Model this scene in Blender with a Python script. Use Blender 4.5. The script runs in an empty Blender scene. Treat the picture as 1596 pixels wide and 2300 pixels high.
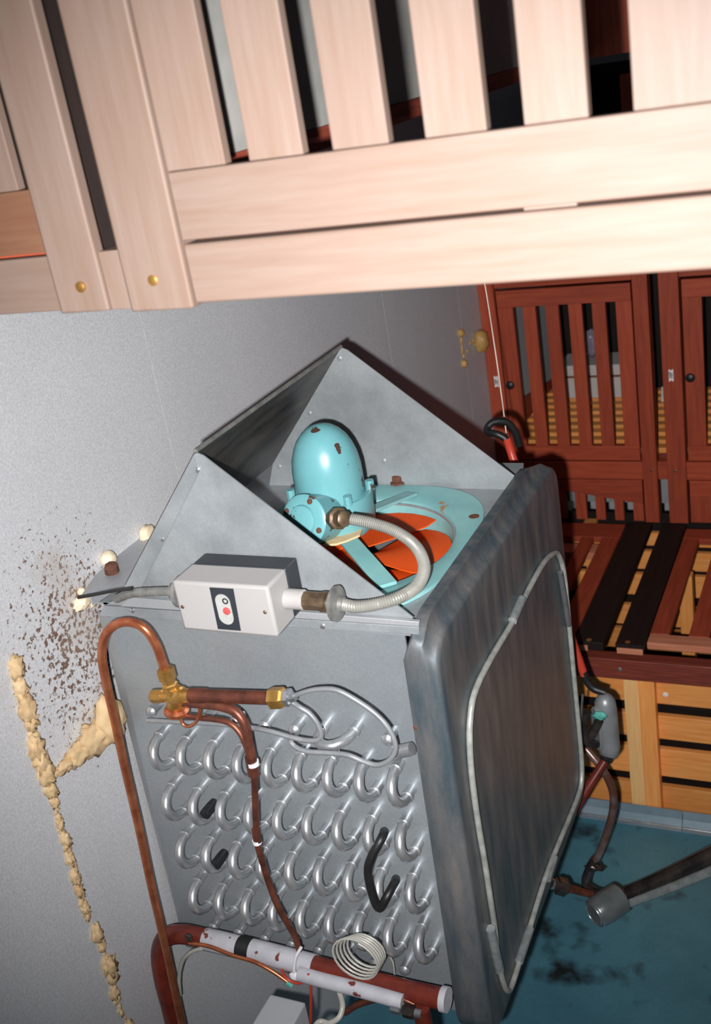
import bpy, bmesh, math, random
from mathutils import Vector, Matrix, noise
random.seed(7)

# ------------------------------------------------------------------ camera, world, flash, exposure
FPX = 2437.85                       # focal length in pixels of the 1596x2300 frame
RM = Matrix(((0.90364776, 0.39826498, -0.15749278),
             (0.02609381, -0.41826492, -0.90795004),
             (-0.4274808, 0.81635744, -0.38835904)))   # world -> camera (x right, y down, z forward)
H = 2.316                           # camera height above the steel floor
CAM = Vector((0, 0, H))
scene = bpy.context.scene
COL = scene.collection
right, down, fwd = Vector(RM[0]), Vector(RM[1]), Vector(RM[2])
cd = bpy.data.cameras.new('camera')
cam = bpy.data.objects.new('camera', cd)
COL.objects.link(cam)
M3 = Matrix((right, -down, -fwd)).transposed()
cam.matrix_world = Matrix.Translation(CAM) @ M3.to_4x4()
cd.sensor_fit = 'VERTICAL'
cd.sensor_height = 36.0
cd.sensor_width = 24.98
cd.lens = FPX / 2300 * 36.0
cd.clip_start = 0.02
cd.dof.use_dof = True
cd.dof.focus_distance = 1.95
cd.dof.aperture_fstop = 6.3
scene.camera = cam

world = bpy.data.worlds.new('world')
scene.world = world
world.use_nodes = True
world.node_tree.nodes['Background'].inputs[0].default_value = (0.75, 0.85, 1.0, 1)
world.node_tree.nodes['Background'].inputs[1].default_value = 0.028

fl = bpy.data.lights.new('camera_flash', 'SPOT')
fl.energy = 272
fl.color = (1.0, 0.985, 0.985)
fl.shadow_soft_size = 0.012
fl.spot_size = math.radians(80)
fl.spot_blend = 1.0
flash = bpy.data.objects.new('camera_flash', fl)
COL.objects.link(flash)
flash.matrix_world = Matrix.Translation(CAM - right * 0.048 + down * 0.05 + fwd * 0.01) @ M3.to_4x4() @ Matrix.Rotation(math.radians(-6), 4, 'Y') @ Matrix.Rotation(math.radians(4), 4, 'X')

scene.view_settings.view_transform = 'Standard'
scene.view_settings.look = 'None'
scene.view_settings.exposure = 0.0
scene.view_settings.gamma = 1.0
scene.view_settings.use_curve_mapping = False


# ------------------------------------------------------------------ helpers
def W(x, y, z):
    """room coordinates measured from the camera station -> world"""
    return Vector((x, y, z + H))


def at(u, v, y=None, x=None, z=None):
    """the point of a known plane (y, x or z given, from the camera station) seen at photo pixel u, v"""
    d = Vector(((u - 798) / FPX, (v - 1150) / FPX, 1.0))
    w = RM.transposed() @ d
    if y is not None:
        k = y / w.y
    elif x is not None:
        k = x / w.x
    else:
        k = z / w.z
    p = w * k
    return Vector((p.x, p.y, p.z + H))


def nodes_of(m):
    return m.node_tree.nodes, m.node_tree.links


def mat(name, c1, c2=None, scale=8.0, rough=0.5, metal=0.0, stretch=(1, 1, 1), bump=0.0, detail=6.0,
        lo=0.35, hi=0.65, vary=0.0, c3=None, s3=30.0, t3=0.66, spec=0.5, r2=None, fine=0.0, w3=0.03):
    m = bpy.data.materials.new(name)
    m.use_nodes = True
    N, L = nodes_of(m)
    b = N['Principled BSDF']
    b.inputs['Roughness'].default_value = rough
    b.inputs['Metallic'].default_value = metal
    b.inputs['Specular IOR Level'].default_value = spec
    c1 = (*c1, 1)
    if c2 is None:
        b.inputs['Base Color'].default_value = c1
        return m
    c2 = (*c2, 1)
    tc = N.new('ShaderNodeTexCoord')
    mp = N.new('ShaderNodeMapping')
    mp.inputs['Scale'].default_value = stretch
    oi = N.new('ShaderNodeObjectInfo')
    vm = N.new('ShaderNodeVectorMath')
    vm.operation = 'MULTIPLY_ADD'
    vm.inputs[1].default_value = (37, 53, 71)
    L.new(oi.outputs['Random'], vm.inputs[0])
    L.new(tc.outputs['Object'], vm.inputs[2])
    L.new(vm.outputs[0], mp.inputs[0])
    nz = N.new('ShaderNodeTexNoise')
    nz.inputs['Scale'].default_value = scale
    nz.inputs['Detail'].default_value = detail
    nz.inputs['Roughness'].default_value = 0.6
    L.new(mp.outputs[0], nz.inputs['Vector'])
    mr = N.new('ShaderNodeMapRange')
    mr.inputs[1].default_value = lo
    mr.inputs[2].default_value = hi
    L.new(nz.outputs[0], mr.inputs[0])
    mx = N.new('ShaderNodeMix')
    mx.data_type = 'RGBA'
    mx.inputs[6].default_value = c1
    mx.inputs[7].default_value = c2
    L.new(mr.outputs[0], mx.inputs[0])
    out = mx.outputs[2]
    if c3 is not None:
        n3 = N.new('ShaderNodeTexNoise')
        n3.inputs['Scale'].default_value = s3
        n3.inputs['Detail'].default_value = 3
        L.new(vm.outputs[0], n3.inputs['Vector'])
        m3 = N.new('ShaderNodeMapRange')
        m3.inputs[1].default_value = t3
        m3.inputs[2].default_value = t3 + w3
        L.new(n3.outputs[0], m3.inputs[0])
        x3 = N.new('ShaderNodeMix')
        x3.data_type = 'RGBA'
        x3.inputs[7].default_value = (*c3, 1)
        L.new(m3.outputs[0], x3.inputs[0])
        L.new(out, x3.inputs[6])
        out = x3.outputs[2]
    if fine > 0:
        n4 = N.new('ShaderNodeTexNoise')
        n4.inputs['Scale'].default_value = 260
        n4.inputs['Detail'].default_value = 2
        L.new(tc.outputs['Object'], n4.inputs['Vector'])
        m4 = N.new('ShaderNodeMapRange')
        m4.inputs[1].default_value = 0.3
        m4.inputs[2].default_value = 0.7
        m4.inputs[3].default_value = 1 - fine
        m4.inputs[4].default_value = 1 + fine
        L.new(n4.outputs[0], m4.inputs[0])
        h4 = N.new('ShaderNodeHueSaturation')
        L.new(m4.outputs[0], h4.inputs['Value'])
        L.new(out, h4.inputs['Color'])
        out = h4.outputs[0]
    if vary > 0:
        mrv = N.new('ShaderNodeMapRange')
        mrv.inputs[3].default_value = 1 - vary
        mrv.inputs[4].default_value = 1 + vary
        L.new(oi.outputs['Random'], mrv.inputs[0])
        hs = N.new('ShaderNodeHueSaturation')
        L.new(mrv.outputs[0], hs.inputs['Value'])
        L.new(out, hs.inputs['Color'])
        out = hs.outputs[0]
    L.new(out, b.inputs['Base Color'])
    if r2 is not None:
        mrr = N.new('ShaderNodeMapRange')
        mrr.inputs[3].default_value = rough
        mrr.inputs[4].default_value = r2
        L.new(mr.outputs[0], mrr.inputs[0])
        L.new(mrr.outputs[0], b.inputs['Roughness'])
    if bump > 0:
        bp = N.new('ShaderNodeBump')
        bp.inputs['Strength'].default_value = bump
        bp.inputs['Distance'].default_value = 0.004
        L.new(nz.outputs[0], bp.inputs['Height'])
        L.new(bp.outputs[0], b.inputs['Normal'])
    return m


MAT = {}
# wood: grain runs along z, x or y
for ax, st in (('z', (14, 14, 1)), ('x', (1, 14, 14)), ('y', (14, 1, 14))):
    MAT['pale_' + ax] = mat('pale_wood_' + ax, (0.20, 0.145, 0.119), (0.172, 0.112, 0.083), 7, 0.55, 0, st, 0.05, vary=0.05, spec=0.3, lo=.3, hi=.75)
    MAT['red_' + ax] = mat('red_brown_wood_' + ax, (0.42, 0.075, 0.032), (0.31, 0.052, 0.025), 6, 0.5, 0, st, 0.05, vary=0.12, spec=0.3)
    MAT['plank_' + ax] = mat('orange_plank_wood_' + ax, (0.98, 0.43, 0.13), (0.84, 0.29, 0.065), 7, 0.5, 0, st, 0.08, vary=0.14, spec=0.3, lo=.3, hi=.7)
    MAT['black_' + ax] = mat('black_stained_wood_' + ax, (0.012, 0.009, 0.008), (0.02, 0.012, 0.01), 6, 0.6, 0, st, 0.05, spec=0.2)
    MAT['maroon_' + ax] = mat('maroon_beam_wood_' + ax, (0.26, 0.052, 0.03), (0.15, 0.033, 0.022), 10, 0.45, 0, st, 0.08, spec=0.4)
    MAT['blond_' + ax] = mat('blond_wood_' + ax, (0.98, 0.60, 0.25), (0.92, 0.50, 0.19), 7, 0.55, 0, st, 0.05, spec=0.3)
    MAT['tan_' + ax] = mat('tan_wood_' + ax, (0.17, 0.085, 0.05), (0.145, 0.065, 0.036), 7, 0.55, 0, st, 0.05, spec=0.3)
    MAT['salmon_' + ax] = mat('sanded_red_wood_' + ax, (0.62, 0.25, 0.15), (0.5, 0.17, 0.09), 7, 0.55, 0, st, 0.05, spec=0.3)
MAT['galv'] = mat('galvanised_sheet', (0.43, 0.445, 0.46), (0.32, 0.335, 0.35), 5, 0.42, 0.35, (1, 1, 1), 0.02, lo=.3, hi=.7, r2=0.55, fine=0.06)
MAT['hood'] = mat('hood_sheet', (0.345, 0.37, 0.385), (0.24, 0.262, 0.275), 9, 0.45, 0.3, (1, 1, 1), 0.02, lo=.35, hi=.65, fine=0.05)
MAT['coilpanel'] = mat('coil_panel_sheet', (0.35, 0.38, 0.40), (0.255, 0.285, 0.305), 4, 0.4, 0.45, (1, 1, 1), 0.03, lo=.3, hi=.7, r2=0.5, fine=0.06)
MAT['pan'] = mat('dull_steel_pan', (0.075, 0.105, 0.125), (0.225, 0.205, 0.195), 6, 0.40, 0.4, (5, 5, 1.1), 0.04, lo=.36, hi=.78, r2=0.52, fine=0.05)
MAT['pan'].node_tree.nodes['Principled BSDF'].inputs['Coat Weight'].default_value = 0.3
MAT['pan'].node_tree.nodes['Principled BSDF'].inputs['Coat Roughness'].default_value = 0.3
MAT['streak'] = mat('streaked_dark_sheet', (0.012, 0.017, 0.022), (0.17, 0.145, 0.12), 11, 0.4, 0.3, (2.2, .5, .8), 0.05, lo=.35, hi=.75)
MAT['alu'] = mat('aluminium_tube', (0.60, 0.62, 0.635), (0.40, 0.42, 0.44), 20, 0.34, 0.75, lo=.3, hi=.7)
MAT['copper'] = mat('copper', (0.66, 0.235, 0.11), (0.42, 0.12, 0.055), 30, 0.32, 0.75)
MAT['copper_dull'] = mat('tarnished_copper', (0.26, 0.085, 0.05), (0.11, 0.04, 0.03), 30, 0.42, 0.6)
MAT['brass'] = mat('brass', (0.66, 0.38, 0.11), (0.45, 0.24, 0.06), 40, 0.32, 0.8)
MAT['redpipe'] = mat('dark_red_pipe', (0.20, 0.032, 0.018), (0.07, 0.014, 0.012), 22, 0.3, 0.1, lo=.35, hi=.7)
MAT['whitetape'] = mat('white_tape', (0.50, 0.50, 0.54), (0.40, 0.40, 0.44), 25, 0.55, 0, c3=(0.16, 0.03, 0.02), s3=34, t3=0.63)
MAT['steel'] = mat('bright_steel', (0.60, 0.62, 0.64), (0.42, 0.44, 0.46), 30, 0.28, 0.85)
MAT['wire'] = mat('grey_capillary', (0.36, 0.375, 0.39), (0.27, 0.285, 0.30), 30, 0.4, 0.4)
MAT['darksteel'] = mat('dark_wet_steel', (0.05, 0.045, 0.045), (0.16, 0.12, 0.10), 24, 0.25, 0.7, lo=.4, hi=.7)
MAT['rustpipe'] = mat('brown_pipe', (0.17, 0.075, 0.055), (0.34, 0.30, 0.30), 12, 0.3, 0.5, lo=.45, hi=.75)
MAT['teal'] = mat('teal_paint', (0.155, 0.385, 0.41), (0.125, 0.34, 0.37), 10, 0.33, 0, c3=(0.07, 0.035, 0.025), s3=30, t3=0.645, w3=0.02, spec=0.5)
MAT['tealring'] = mat('teal_ring_paint', (0.25, 0.50, 0.49), (0.18, 0.40, 0.41), 10, 0.4, 0, c3=(0.34, 0.19, 0.07), s3=14, t3=0.70)
MAT['orange'] = mat('orange_blade', (0.86, 0.10, 0.008), (0.76, 0.075, 0.006), 6, 0.6, 0, spec=0.15)
MAT['white'] = mat('white_plastic', (0.385, 0.37, 0.36), (0.37, 0.355, 0.345), 6, 0.45)
MAT['black'] = mat('black_plastic', (0.02, 0.024, 0.03), (0.03, 0.034, 0.042), 12, 0.45)
MAT['cable'] = mat('black_rubber', (0.008, 0.008, 0.009), (0.016, 0.016, 0.017), 30, 0.45)
MAT['redhose'] = mat('red_hose', (0.52, 0.055, 0.03), (0.42, 0.04, 0.025), 10, 0.4)
MAT['conduit'] = mat('flexible_conduit', (0.30, 0.295, 0.265), (0.23, 0.225, 0.20), 30, 0.4, 0.2)
MAT['oldmetal'] = mat('tarnished_gland', (0.33, 0.33, 0.31), (0.19, 0.185, 0.17), 40, 0.45, 0.5)
MAT['brownmetal'] = mat('brown_gland', (0.20, 0.14, 0.085), (0.09, 0.055, 0.035), 60, 0.4, 0.5)
MAT['castgrey'] = mat('grey_cast_metal', (0.30, 0.315, 0.325), (0.22, 0.23, 0.24), 20, 0.4, 0.3, c3=(0.03, 0.02, 0.015), s3=40, t3=0.7)
MAT['foam'] = mat('expanding_foam', (0.66, 0.49, 0.28), (0.55, 0.37, 0.19), 22, 0.65, 0, bump=0.15)
MAT['foampale'] = mat('pale_foam', (0.78, 0.68, 0.52), (0.72, 0.58, 0.40), 22, 0.65, 0)
MAT['amber'] = mat('amber_foam', (0.58, 0.36, 0.12), (0.48, 0.27, 0.08), 22, 0.35, 0)
MAT['caulk'] = mat('cream_tube', (0.37, 0.38, 0.35), (0.22, 0.23, 0.21), 40, 0.35, 0.1)
MAT['film'] = mat('dull_tape_film', (0.28, 0.30, 0.30), (0.18, 0.20, 0.20), 60, 0.15, 0.2)
MAT['nylon'] = mat('cream_nylon', (0.46, 0.45, 0.40), (0.38, 0.37, 0.33), 40, 0.35)
MAT['greybox'] = mat('pale_grey_box', (0.42, 0.44, 0.46), (0.40, 0.42, 0.44), 12, 0.5)
MAT['greyboard'] = mat('grey_board', (0.36, 0.355, 0.33), (0.28, 0.275, 0.255), 12, 0.6)
MAT['cardboard'] = mat('pale_carton', (0.66, 0.62, 0.58), (0.60, 0.56, 0.52), 9, 0.7)
MAT['carton_band'] = mat('brown_band', (0.20, 0.10, 0.05))
MAT['plastic_bag'] = mat('violet_plastic', (0.22, 0.19, 0.26), (0.30, 0.27, 0.34), 30, 0.2)
MAT['ink'] = mat('black_ink', (0.012, 0.01, 0.012))
MAT['enamel'] = mat('white_enamel', (0.86, 0.82, 0.80))
MAT['thread'] = mat('pale_thread', (0.75, 0.60, 0.52))
MAT['rust'] = mat('rust', (0.16, 0.06, 0.03), (0.08, 0.03, 0.02), 60, 0.8)
MAT['verdigris'] = mat('verdigris', (0.10, 0.42, 0.36), (0.06, 0.30, 0.26), 80, 0.6)
MAT['lens'] = mat('milky_window', (0.46, 0.46, 0.44), (0.38, 0.38, 0.37), 60, 0.25)
MAT['redmark'] = mat('red_button', (0.52, 0.08, 0.08))
MAT['tie'] = mat('white_tie', (0.80, 0.80, 0.84))
MAT['flash'] = mat('pale_blue_flashing', (0.34, 0.44, 0.50), (0.25, 0.34, 0.40), 9, 0.38, 0.5, fine=0.05)


def obj(name, verts, faces, m, root=None, smooth=False, ref=None, label=None, bevel=0.0):
    """one mesh object; verts in world space; origin at the centre of its box"""
    lo = Vector((min(v[i] for v in verts) for i in range(3)))
    hi = Vector((max(v[i] for v in verts) for i in range(3)))
    c = (lo + hi) / 2
    me = bpy.data.meshes.new(name)
    me.from_pydata([Vector(v) - c for v in verts], [], faces)
    bm = bmesh.new()
    bm.from_mesh(me)
    bmesh.ops.recalc_face_normals(bm, faces=bm.faces)
    if bevel > 0:
        nf = bmesh.ops.bevel(bm, geom=list(bm.edges), offset=bevel, segments=2, affect='EDGES', profile=0.6)['faces']
        for q in nf:
            q.smooth = True
    bm.to_mesh(me)
    bm.free()
    if smooth:
        for p in me.polygons:
            p.use_smooth = True
    me.materials.append(MAT[m] if isinstance(m, str) else m)
    o = bpy.data.objects.new(name, me)
    COL.objects.link(o)
    if root is not None:
        o.parent = root
        r = Vector((0, 0, 0))
        q = root
        while q is not None:
            r += q.location
            q = q.parent
        o.location = c - r
    else:
        o.location = c
    if label:
        o['label'] = label
    return o


def thing(name, label, cat, loc, group=None):
    o = bpy.data.objects.new(name, None)
    COL.objects.link(o)
    o.empty_display_size = 0.05
    o.location = loc
    o['label'] = label
    o['category'] = cat
    if group:
        o['group'] = group
    return o


def tag(o, label, cat, group=None, kind=None):
    if label:
        o['label'] = label
    if cat:
        o['category'] = cat
    if group:
        o['group'] = group
    if kind:
        o['kind'] = kind
    return o


def box_g(x0, x1, y0, y1, z0, z1):
    v = [W(x, y, z) for x in (x0, x1) for y in (y0, y1) for z in (z0, z1)]
    f = [(0, 1, 3, 2), (4, 6, 7, 5), (0, 4, 5, 1), (2, 3, 7, 6), (0, 2, 6, 4), (1, 5, 7, 3)]
    return v, f


def box(name, x0, x1, y0, y1, z0, z1, m, root=None, bevel=0.0015, label=None):
    v, f = box_g(x0, x1, y0, y1, z0, z1)
    return obj(name, v, f, m, root, bevel=bevel, label=label)


def prism_g(poly, vec):
    n = len(poly)
    v = [Vector(p) for p in poly] + [Vector(p) + vec for p in poly]
    f = [tuple(range(n))[::-1], tuple(range(n, 2 * n))]
    f += [(i, (i + 1) % n, n + (i + 1) % n, n + i) for i in range(n)]
    return v, f


def prism(name, poly, vec, m, root=None, bevel=0.0, label=None):
    v, f = prism_g(poly, Vector(vec))
    return obj(name, v, f, m, root, bevel=bevel, label=label)


def cr(points, n=6, closed=False):
    """Catmull-Rom through the points"""
    P = [Vector(p) for p in points]
    out = []
    k = len(P)
    rng = range(k) if closed else range(k - 1)
    for i in rng:
        p0 = P[(i - 1) % k] if closed or i > 0 else P[0] * 2 - P[1]
        p1, p2 = P[i], P[(i + 1) % k]
        p3 = P[(i + 2) % k] if closed or i + 2 < k else P[-1] * 2 - P[-2]
        for j in range(n):
            t = j / n
            out.append(0.5 * ((2 * p1) + (p2 - p0) * t + (2 * p0 - 5 * p1 + 4 * p2 - p3) * t * t + (3 * p1 - p0 - 3 * p2 + p3) * t ** 3))
    if not closed:
        out.append(P[-1])
    return out


def tube_g(path, r, seg=10, closed=False, caps=True, rad=None):
    P = [Vector(p) for p in path]
    n = len(P)
    T = []
    for i in range(n):
        a = P[(i - 1) % n] if closed or i > 0 else P[0]
        b = P[(i + 1) % n] if closed or i < n - 1 else P[-1]
        t = b - a
        T.append(t.normalized() if t.length > 1e-9 else Vector((0, 0, 1)))
    u = T[0].orthogonal().normalized()
    v, f = [], []
    for i in range(n):
        u = (u - T[i] * u.dot(T[i])).normalized()
        w = T[i].cross(u)
        ri = rad[i] if rad else r
        for k in range(seg):
            a = 2 * math.pi * k / seg
            v.append(P[i] + (u * math.cos(a) + w * math.sin(a)) * ri)
    m = n if closed else n - 1
    for i in range(m):
        for k in range(seg):
            a, b = i * seg + k, i * seg + (k + 1) % seg
            c, d = ((i + 1) % n) * seg + (k + 1) % seg, ((i + 1) % n) * seg + k
            f.append((a, b, c, d))
    if caps and not closed:
        f.append(tuple(range(seg))[::-1])
        f.append(tuple(range((n - 1) * seg, n * seg)))
    return v, f


def tube(name, path, r, m, root=None, seg=10, closed=False, n=6, smooth_path=True, rad=None, label=None):
    P = cr(path, n, closed) if smooth_path and len(path) > 2 else [Vector(p) for p in path]
    v, f = tube_g(P, r, seg, closed, True, rad)
    o = obj(name, v, f, m, root, smooth=True, label=label)
    o.data.set_sharp_from_angle(angle=math.radians(60))
    return o


def lathe_g(base, axis, prof, seg=24, caps=True):
    """prof: list of (distance along axis, radius)"""
    axis = Vector(axis).normalized()
    u = axis.orthogonal().normalized()
    w = axis.cross(u)
    v, f = [], []
    for h, r in prof:
        for k in range(seg):
            a = 2 * math.pi * k / seg
            v.append(Vector(base) + axis * h + (u * math.cos(a) + w * math.sin(a)) * max(r, 1e-5))
    for i in range(len(prof) - 1):
        for k in range(seg):
            f.append((i * seg + k, i * seg + (k + 1) % seg, (i + 1) * seg + (k + 1) % seg, (i + 1) * seg + k))
    if caps:
        f.append(tuple(range(seg))[::-1])
        f.append(tuple(range((len(prof) - 1) * seg, len(prof) * seg)))
    return v, f


def lathe(name, base, axis, prof, m, root=None, seg=24, label=None, sharp=35):
    v, f = lathe_g(base, axis, prof, seg)
    o = obj(name, v, f, m, root, smooth=True, label=label)
    o.data.set_sharp_from_angle(angle=math.radians(sharp))
    return o


def blob_g(c, rx, ry, rz, seed=0, amp=0.25, freq=2.0, sub=3):
    bm = bmesh.new()
    bmesh.ops.create_icosphere(bm, subdivisions=sub, radius=1.0)
    v = []
    for p in bm.verts:
        d = p.co.normalized()
        k = 1 + amp * noise.fractal(d * freq + Vector((seed * 3.1, seed * 1.7, 0)), 0.8, 2.0, 3)
        v.append(Vector(c) + Vector((d.x * rx, d.y * ry, d.z * rz)) * k)
    f = [tuple(q.index for q in fc.verts) for fc in bm.faces]
    bm.free()
    return v, f


def join(*gs):
    V, F = [], []
    for v, f in gs:
        o = len(V)
        V += list(v)
        F += [tuple(i + o for i in q) for q in f]
    return V, F


def screw(name, p, axis, r, m, root=None, label=None):
    return lathe(name, p, axis, [(-0.002, r), (0.0008, r), (0.0016, r * 0.75), (0.002, r * 0.3)], m, root, 12, label)


X1, Y1, Z1 = Vector((1, 0, 0)), Vector((0, 1, 0)), Vector((0, 0, 1))

# ================================================================== the room shell
XW = -1.24          # face of the grey wall on the left
YL = 3.54           # front of the red-brown lockers
ZF = -2.316         # steel floor


def wall_mat(name, stain):
    m = mat(name, (0.605, 0.61, 0.63), (0.55, 0.558, 0.578), 3.0, 0.62, 0.1, (1, 1, .7), 0.12, detail=8, lo=.3, hi=.7, spec=0.3, fine=0.13)
    if stain:
        N, L = nodes_of(m)
        b = N['Principled BSDF']
        src = b.inputs['Base Color'].links[0].from_socket
        geo = N.new('ShaderNodeNewGeometry')
        sv = N.new('ShaderNodeVectorMath')
        sv.operation = 'SUBTRACT'
        sv.inputs[1].default_value = stain
        L.new(geo.outputs['Position'], sv.inputs[0])
        sc = N.new('ShaderNodeVectorMath')
        sc.operation = 'MULTIPLY'
        sc.inputs[1].default_value = (1, 3.6, 2.6)
        L.new(sv.outputs[0], sc.inputs[0])
        ln = N.new('ShaderNodeVectorMath')
        ln.operation = 'LENGTH'
        L.new(sc.outputs[0], ln.inputs[0])
        mk = N.new('ShaderNodeMapRange')
        mk.inputs[1].default_value = 0.78
        mk.inputs[2].default_value = 0.12
        L.new(ln.outputs['Value'], mk.inputs[0])
        for sc_, th, col, amt in ((135, 0.685, (0.17, 0.10, 0.07, 1), 0.20), (9, 0.70, (0.43, 0.345, 0.27, 1), 0.26)):
            nz = N.new('ShaderNodeTexNoise')
            nz.inputs['Scale'].default_value = sc_
            nz.inputs['Detail'].default_value = 4
            L.new(geo.outputs['Position'], nz.inputs['Vector'])
            ad = N.new('ShaderNodeMath')
            ad.operation = 'MULTIPLY_ADD'
            ad.inputs[1].default_value = amt
            L.new(mk.outputs[0], ad.inputs[0])
            L.new(nz.outputs[0], ad.inputs[2])
            th_ = N.new('ShaderNodeMapRange')
            th_.inputs[1].default_value = th
            th_.inputs[2].default_value = th + (0.08 if sc_ > 50 else 0.35)
            L.new(ad.outputs[0], th_.inputs[0])
            ml = N.new('ShaderNodeMath')
            ml.operation = 'MULTIPLY'
            ml.inputs[1].default_value = 1.0 if sc_ > 50 else 0.8
            L.new(th_.outputs[0], ml.inputs[0])
            gt = N.new('ShaderNodeMath')
            gt.operation = 'MULTIPLY'
            L.new(ml.outputs[0], gt.inputs[0])
            st = N.new('ShaderNodeMapRange')
            st.inputs[1].default_value = 0.0
            st.inputs[2].default_value = 0.25
            L.new(mk.outputs[0], st.inputs[0])
            L.new(st.outputs[0], gt.inputs[1])
            mx = N.new('ShaderNodeMix')
            mx.data_type = 'RGBA'
            mx.inputs[7].default_value = col
            L.new(gt.outputs[0], mx.inputs[0])
            L.new(src, mx.inputs[6])
            src = mx.outputs[2]
        L.new(src, b.inputs['Base Color'])
    return m


STAIN = at(170, 1440, x=XW)
MAT['wall'] = wall_mat('grey_coated_panel', tuple(STAIN))
wl = bpy.data.objects.new('wall_left', None)
COL.objects.link(wl)
wl.location = W(XW, 1.5, ZF)
wl['kind'] = 'structure'
wl['label'] = 'grey panelled wall carrying the cooling unit, foam in its joints'
yj = [-0.6, at(160, 1900, x=XW).y, at(355, 880, x=XW).y, at(865, 715, x=XW).y, at(1038, 745, x=XW).y, 4.5]
for i in range(5):
    box('wall_panel', XW - 0.06, XW, yj[i] + 0.0005, yj[i + 1] - 0.0005, ZF, 0.9, 'wall', wl, bevel=0)
box('joint_backing', XW - 0.07, XW - 0.004, -0.6, 4.5, ZF, 0.9, 'black', wl, bevel=0)

wb = box('wall_back', XW - 0.06, 1.2, 4.5, 4.56, ZF, 0.9, 'wall', None, bevel=0)
wb['kind'] = 'structure'


def floor_mat():
    m = mat('stained_steel_floor', (0.125, 0.37, 0.48), (0.075, 0.235, 0.32), 3.2, 0.42, 0.35, (1, 1, 1), 0.03, lo=.3, hi=.7, c3=(0.02, 0.028, 0.032), s3=9, t3=0.56, w3=0.16, r2=0.55, fine=0.08)
    return m


MAT['floor'] = floor_mat()
fl_o = box('floor', XW - 0.06, 1.2, -0.6, 4.5, ZF - 0.05, ZF, 'floor', None, bevel=0)
fl_o['kind'] = 'structure'

# ================================================================== hanging slatted locker close to the camera
YF = 0.95
K = YF / 0.75
T = 0.014
ZB = -0.172 * K
hl = thing('hanging_locker', 'pale wooden slatted locker hanging close to the camera, across the top', 'locker', W(-0.35, YF, ZB))


def fbox(name, x0, x1, y0, y1, z0, z1, m, root, bev):
    return box(name, x0 * K, x1 * K, YF + y0, YF + y1, z0 * K, z1 * K, m, root, bev)


TOP = 0.42
fbox('post', -0.646, -0.594, -0.002, 0.016, -0.172, TOP, 'pale_z', hl, 0.003)
fbox('post', -0.569, -0.507, -0.005, 0.03, -0.174, TOP, 'pale_z', hl, 0.003)
fbox('spacer_block', -0.5935, -0.5695, 0.003, 0.03, -0.172, -0.122, 'pale_z', hl, 0.001)
fbox('gap_shade_board', -0.80, -0.56, 0.035, 0.045, -0.16, TOP, 'black_z', hl, 0.001)  # black board added behind the post gap to stand for its deep shade
fbox('bottom_rail', -0.5065, 0.42, 0.0, 0.035, -0.171, -0.1225, 'pale_x', hl, 0.003)
fbox('bottom_rail', -1.0, -0.6465, 0.008, 0.035, -0.171, -0.1225, 'pale_x', hl, 0.003)
fbox('groove_strip', -1.0, -0.648, 0.026, 0.05, -0.135, -0.110, 'red_x', hl, 0.001)
fbox('groove_strip', -0.505, 0.42, 0.026, 0.05, -0.135, -0.110, 'red_x', hl, 0.001)
gx0, gx1 = at(1170, 470, y=YF).x, at(1290, 460, y=YF).x
box('groove_filler', gx0, gx1, YF + 0.008, YF + 0.02, -0.1222 * K, -0.1195 * K, 'pale_x', hl, 0.0003)
gaps = [(-0.4525, -0.431), (-0.385, -0.3605), (-0.316, -0.288), (-0.243, -0.2165), (-0.173, -0.144), (-0.066, -0.037), (0.012, 0.041), (0.09, 0.119), (0.168, 0.197)]
dr = obj('door', *box_g(-0.506 * K, 0.42 * K, YF, YF + T, -0.1195 * K, -0.066 * K), 'pale_x', hl, bevel=0.0015)
prev = -0.506
for a, b in gaps:
    fbox('stile' if prev == -0.506 else 'slat', prev, a, 0.0005, T, -0.0655, TOP, 'pale_z', dr, 0.0012)
    prev = b
fbox('stile', prev, 0.42, 0.0005, T, -0.0655, TOP, 'pale_z', dr, 0.0012)
dl = obj('door', *box_g(-1.0 * K + .003, -0.647 * K, YF + 0.01, YF + T + .01, -0.1195 * K, -0.066 * K), 'tan_x', hl, bevel=0.0015)
for a, b in ((-0.735, -0.665), (-0.83, -0.77), (-0.93, -0.87)):
    fbox('slat', a, b, 0.011, T + .01, -0.0655, TOP, 'pale_z', dl, 0.0012)
for u, v in ((180, 645), (343, 630)):
    screw('screw', at(u, v, y=YF - 0.005), -Y1, 0.006, 'brass', hl, label='brass screw head')
# inside of that locker: grey side board with a brown rail below it, brown back
box('side_board', -0.654, -0.634, YF + 0.075, 2.75, -0.083, TOP * K, 'greyboard', hl, 0.001)
box('side_rail', -0.654, -0.632, YF + 0.075, 2.75, -0.110, -0.0835, 'maroon_y', hl, 0.001)
box('back_board', -0.654, 0.42 * K, 2.76, 2.78, -0.11, TOP * K, 'red_z', hl, 0.001)

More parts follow.
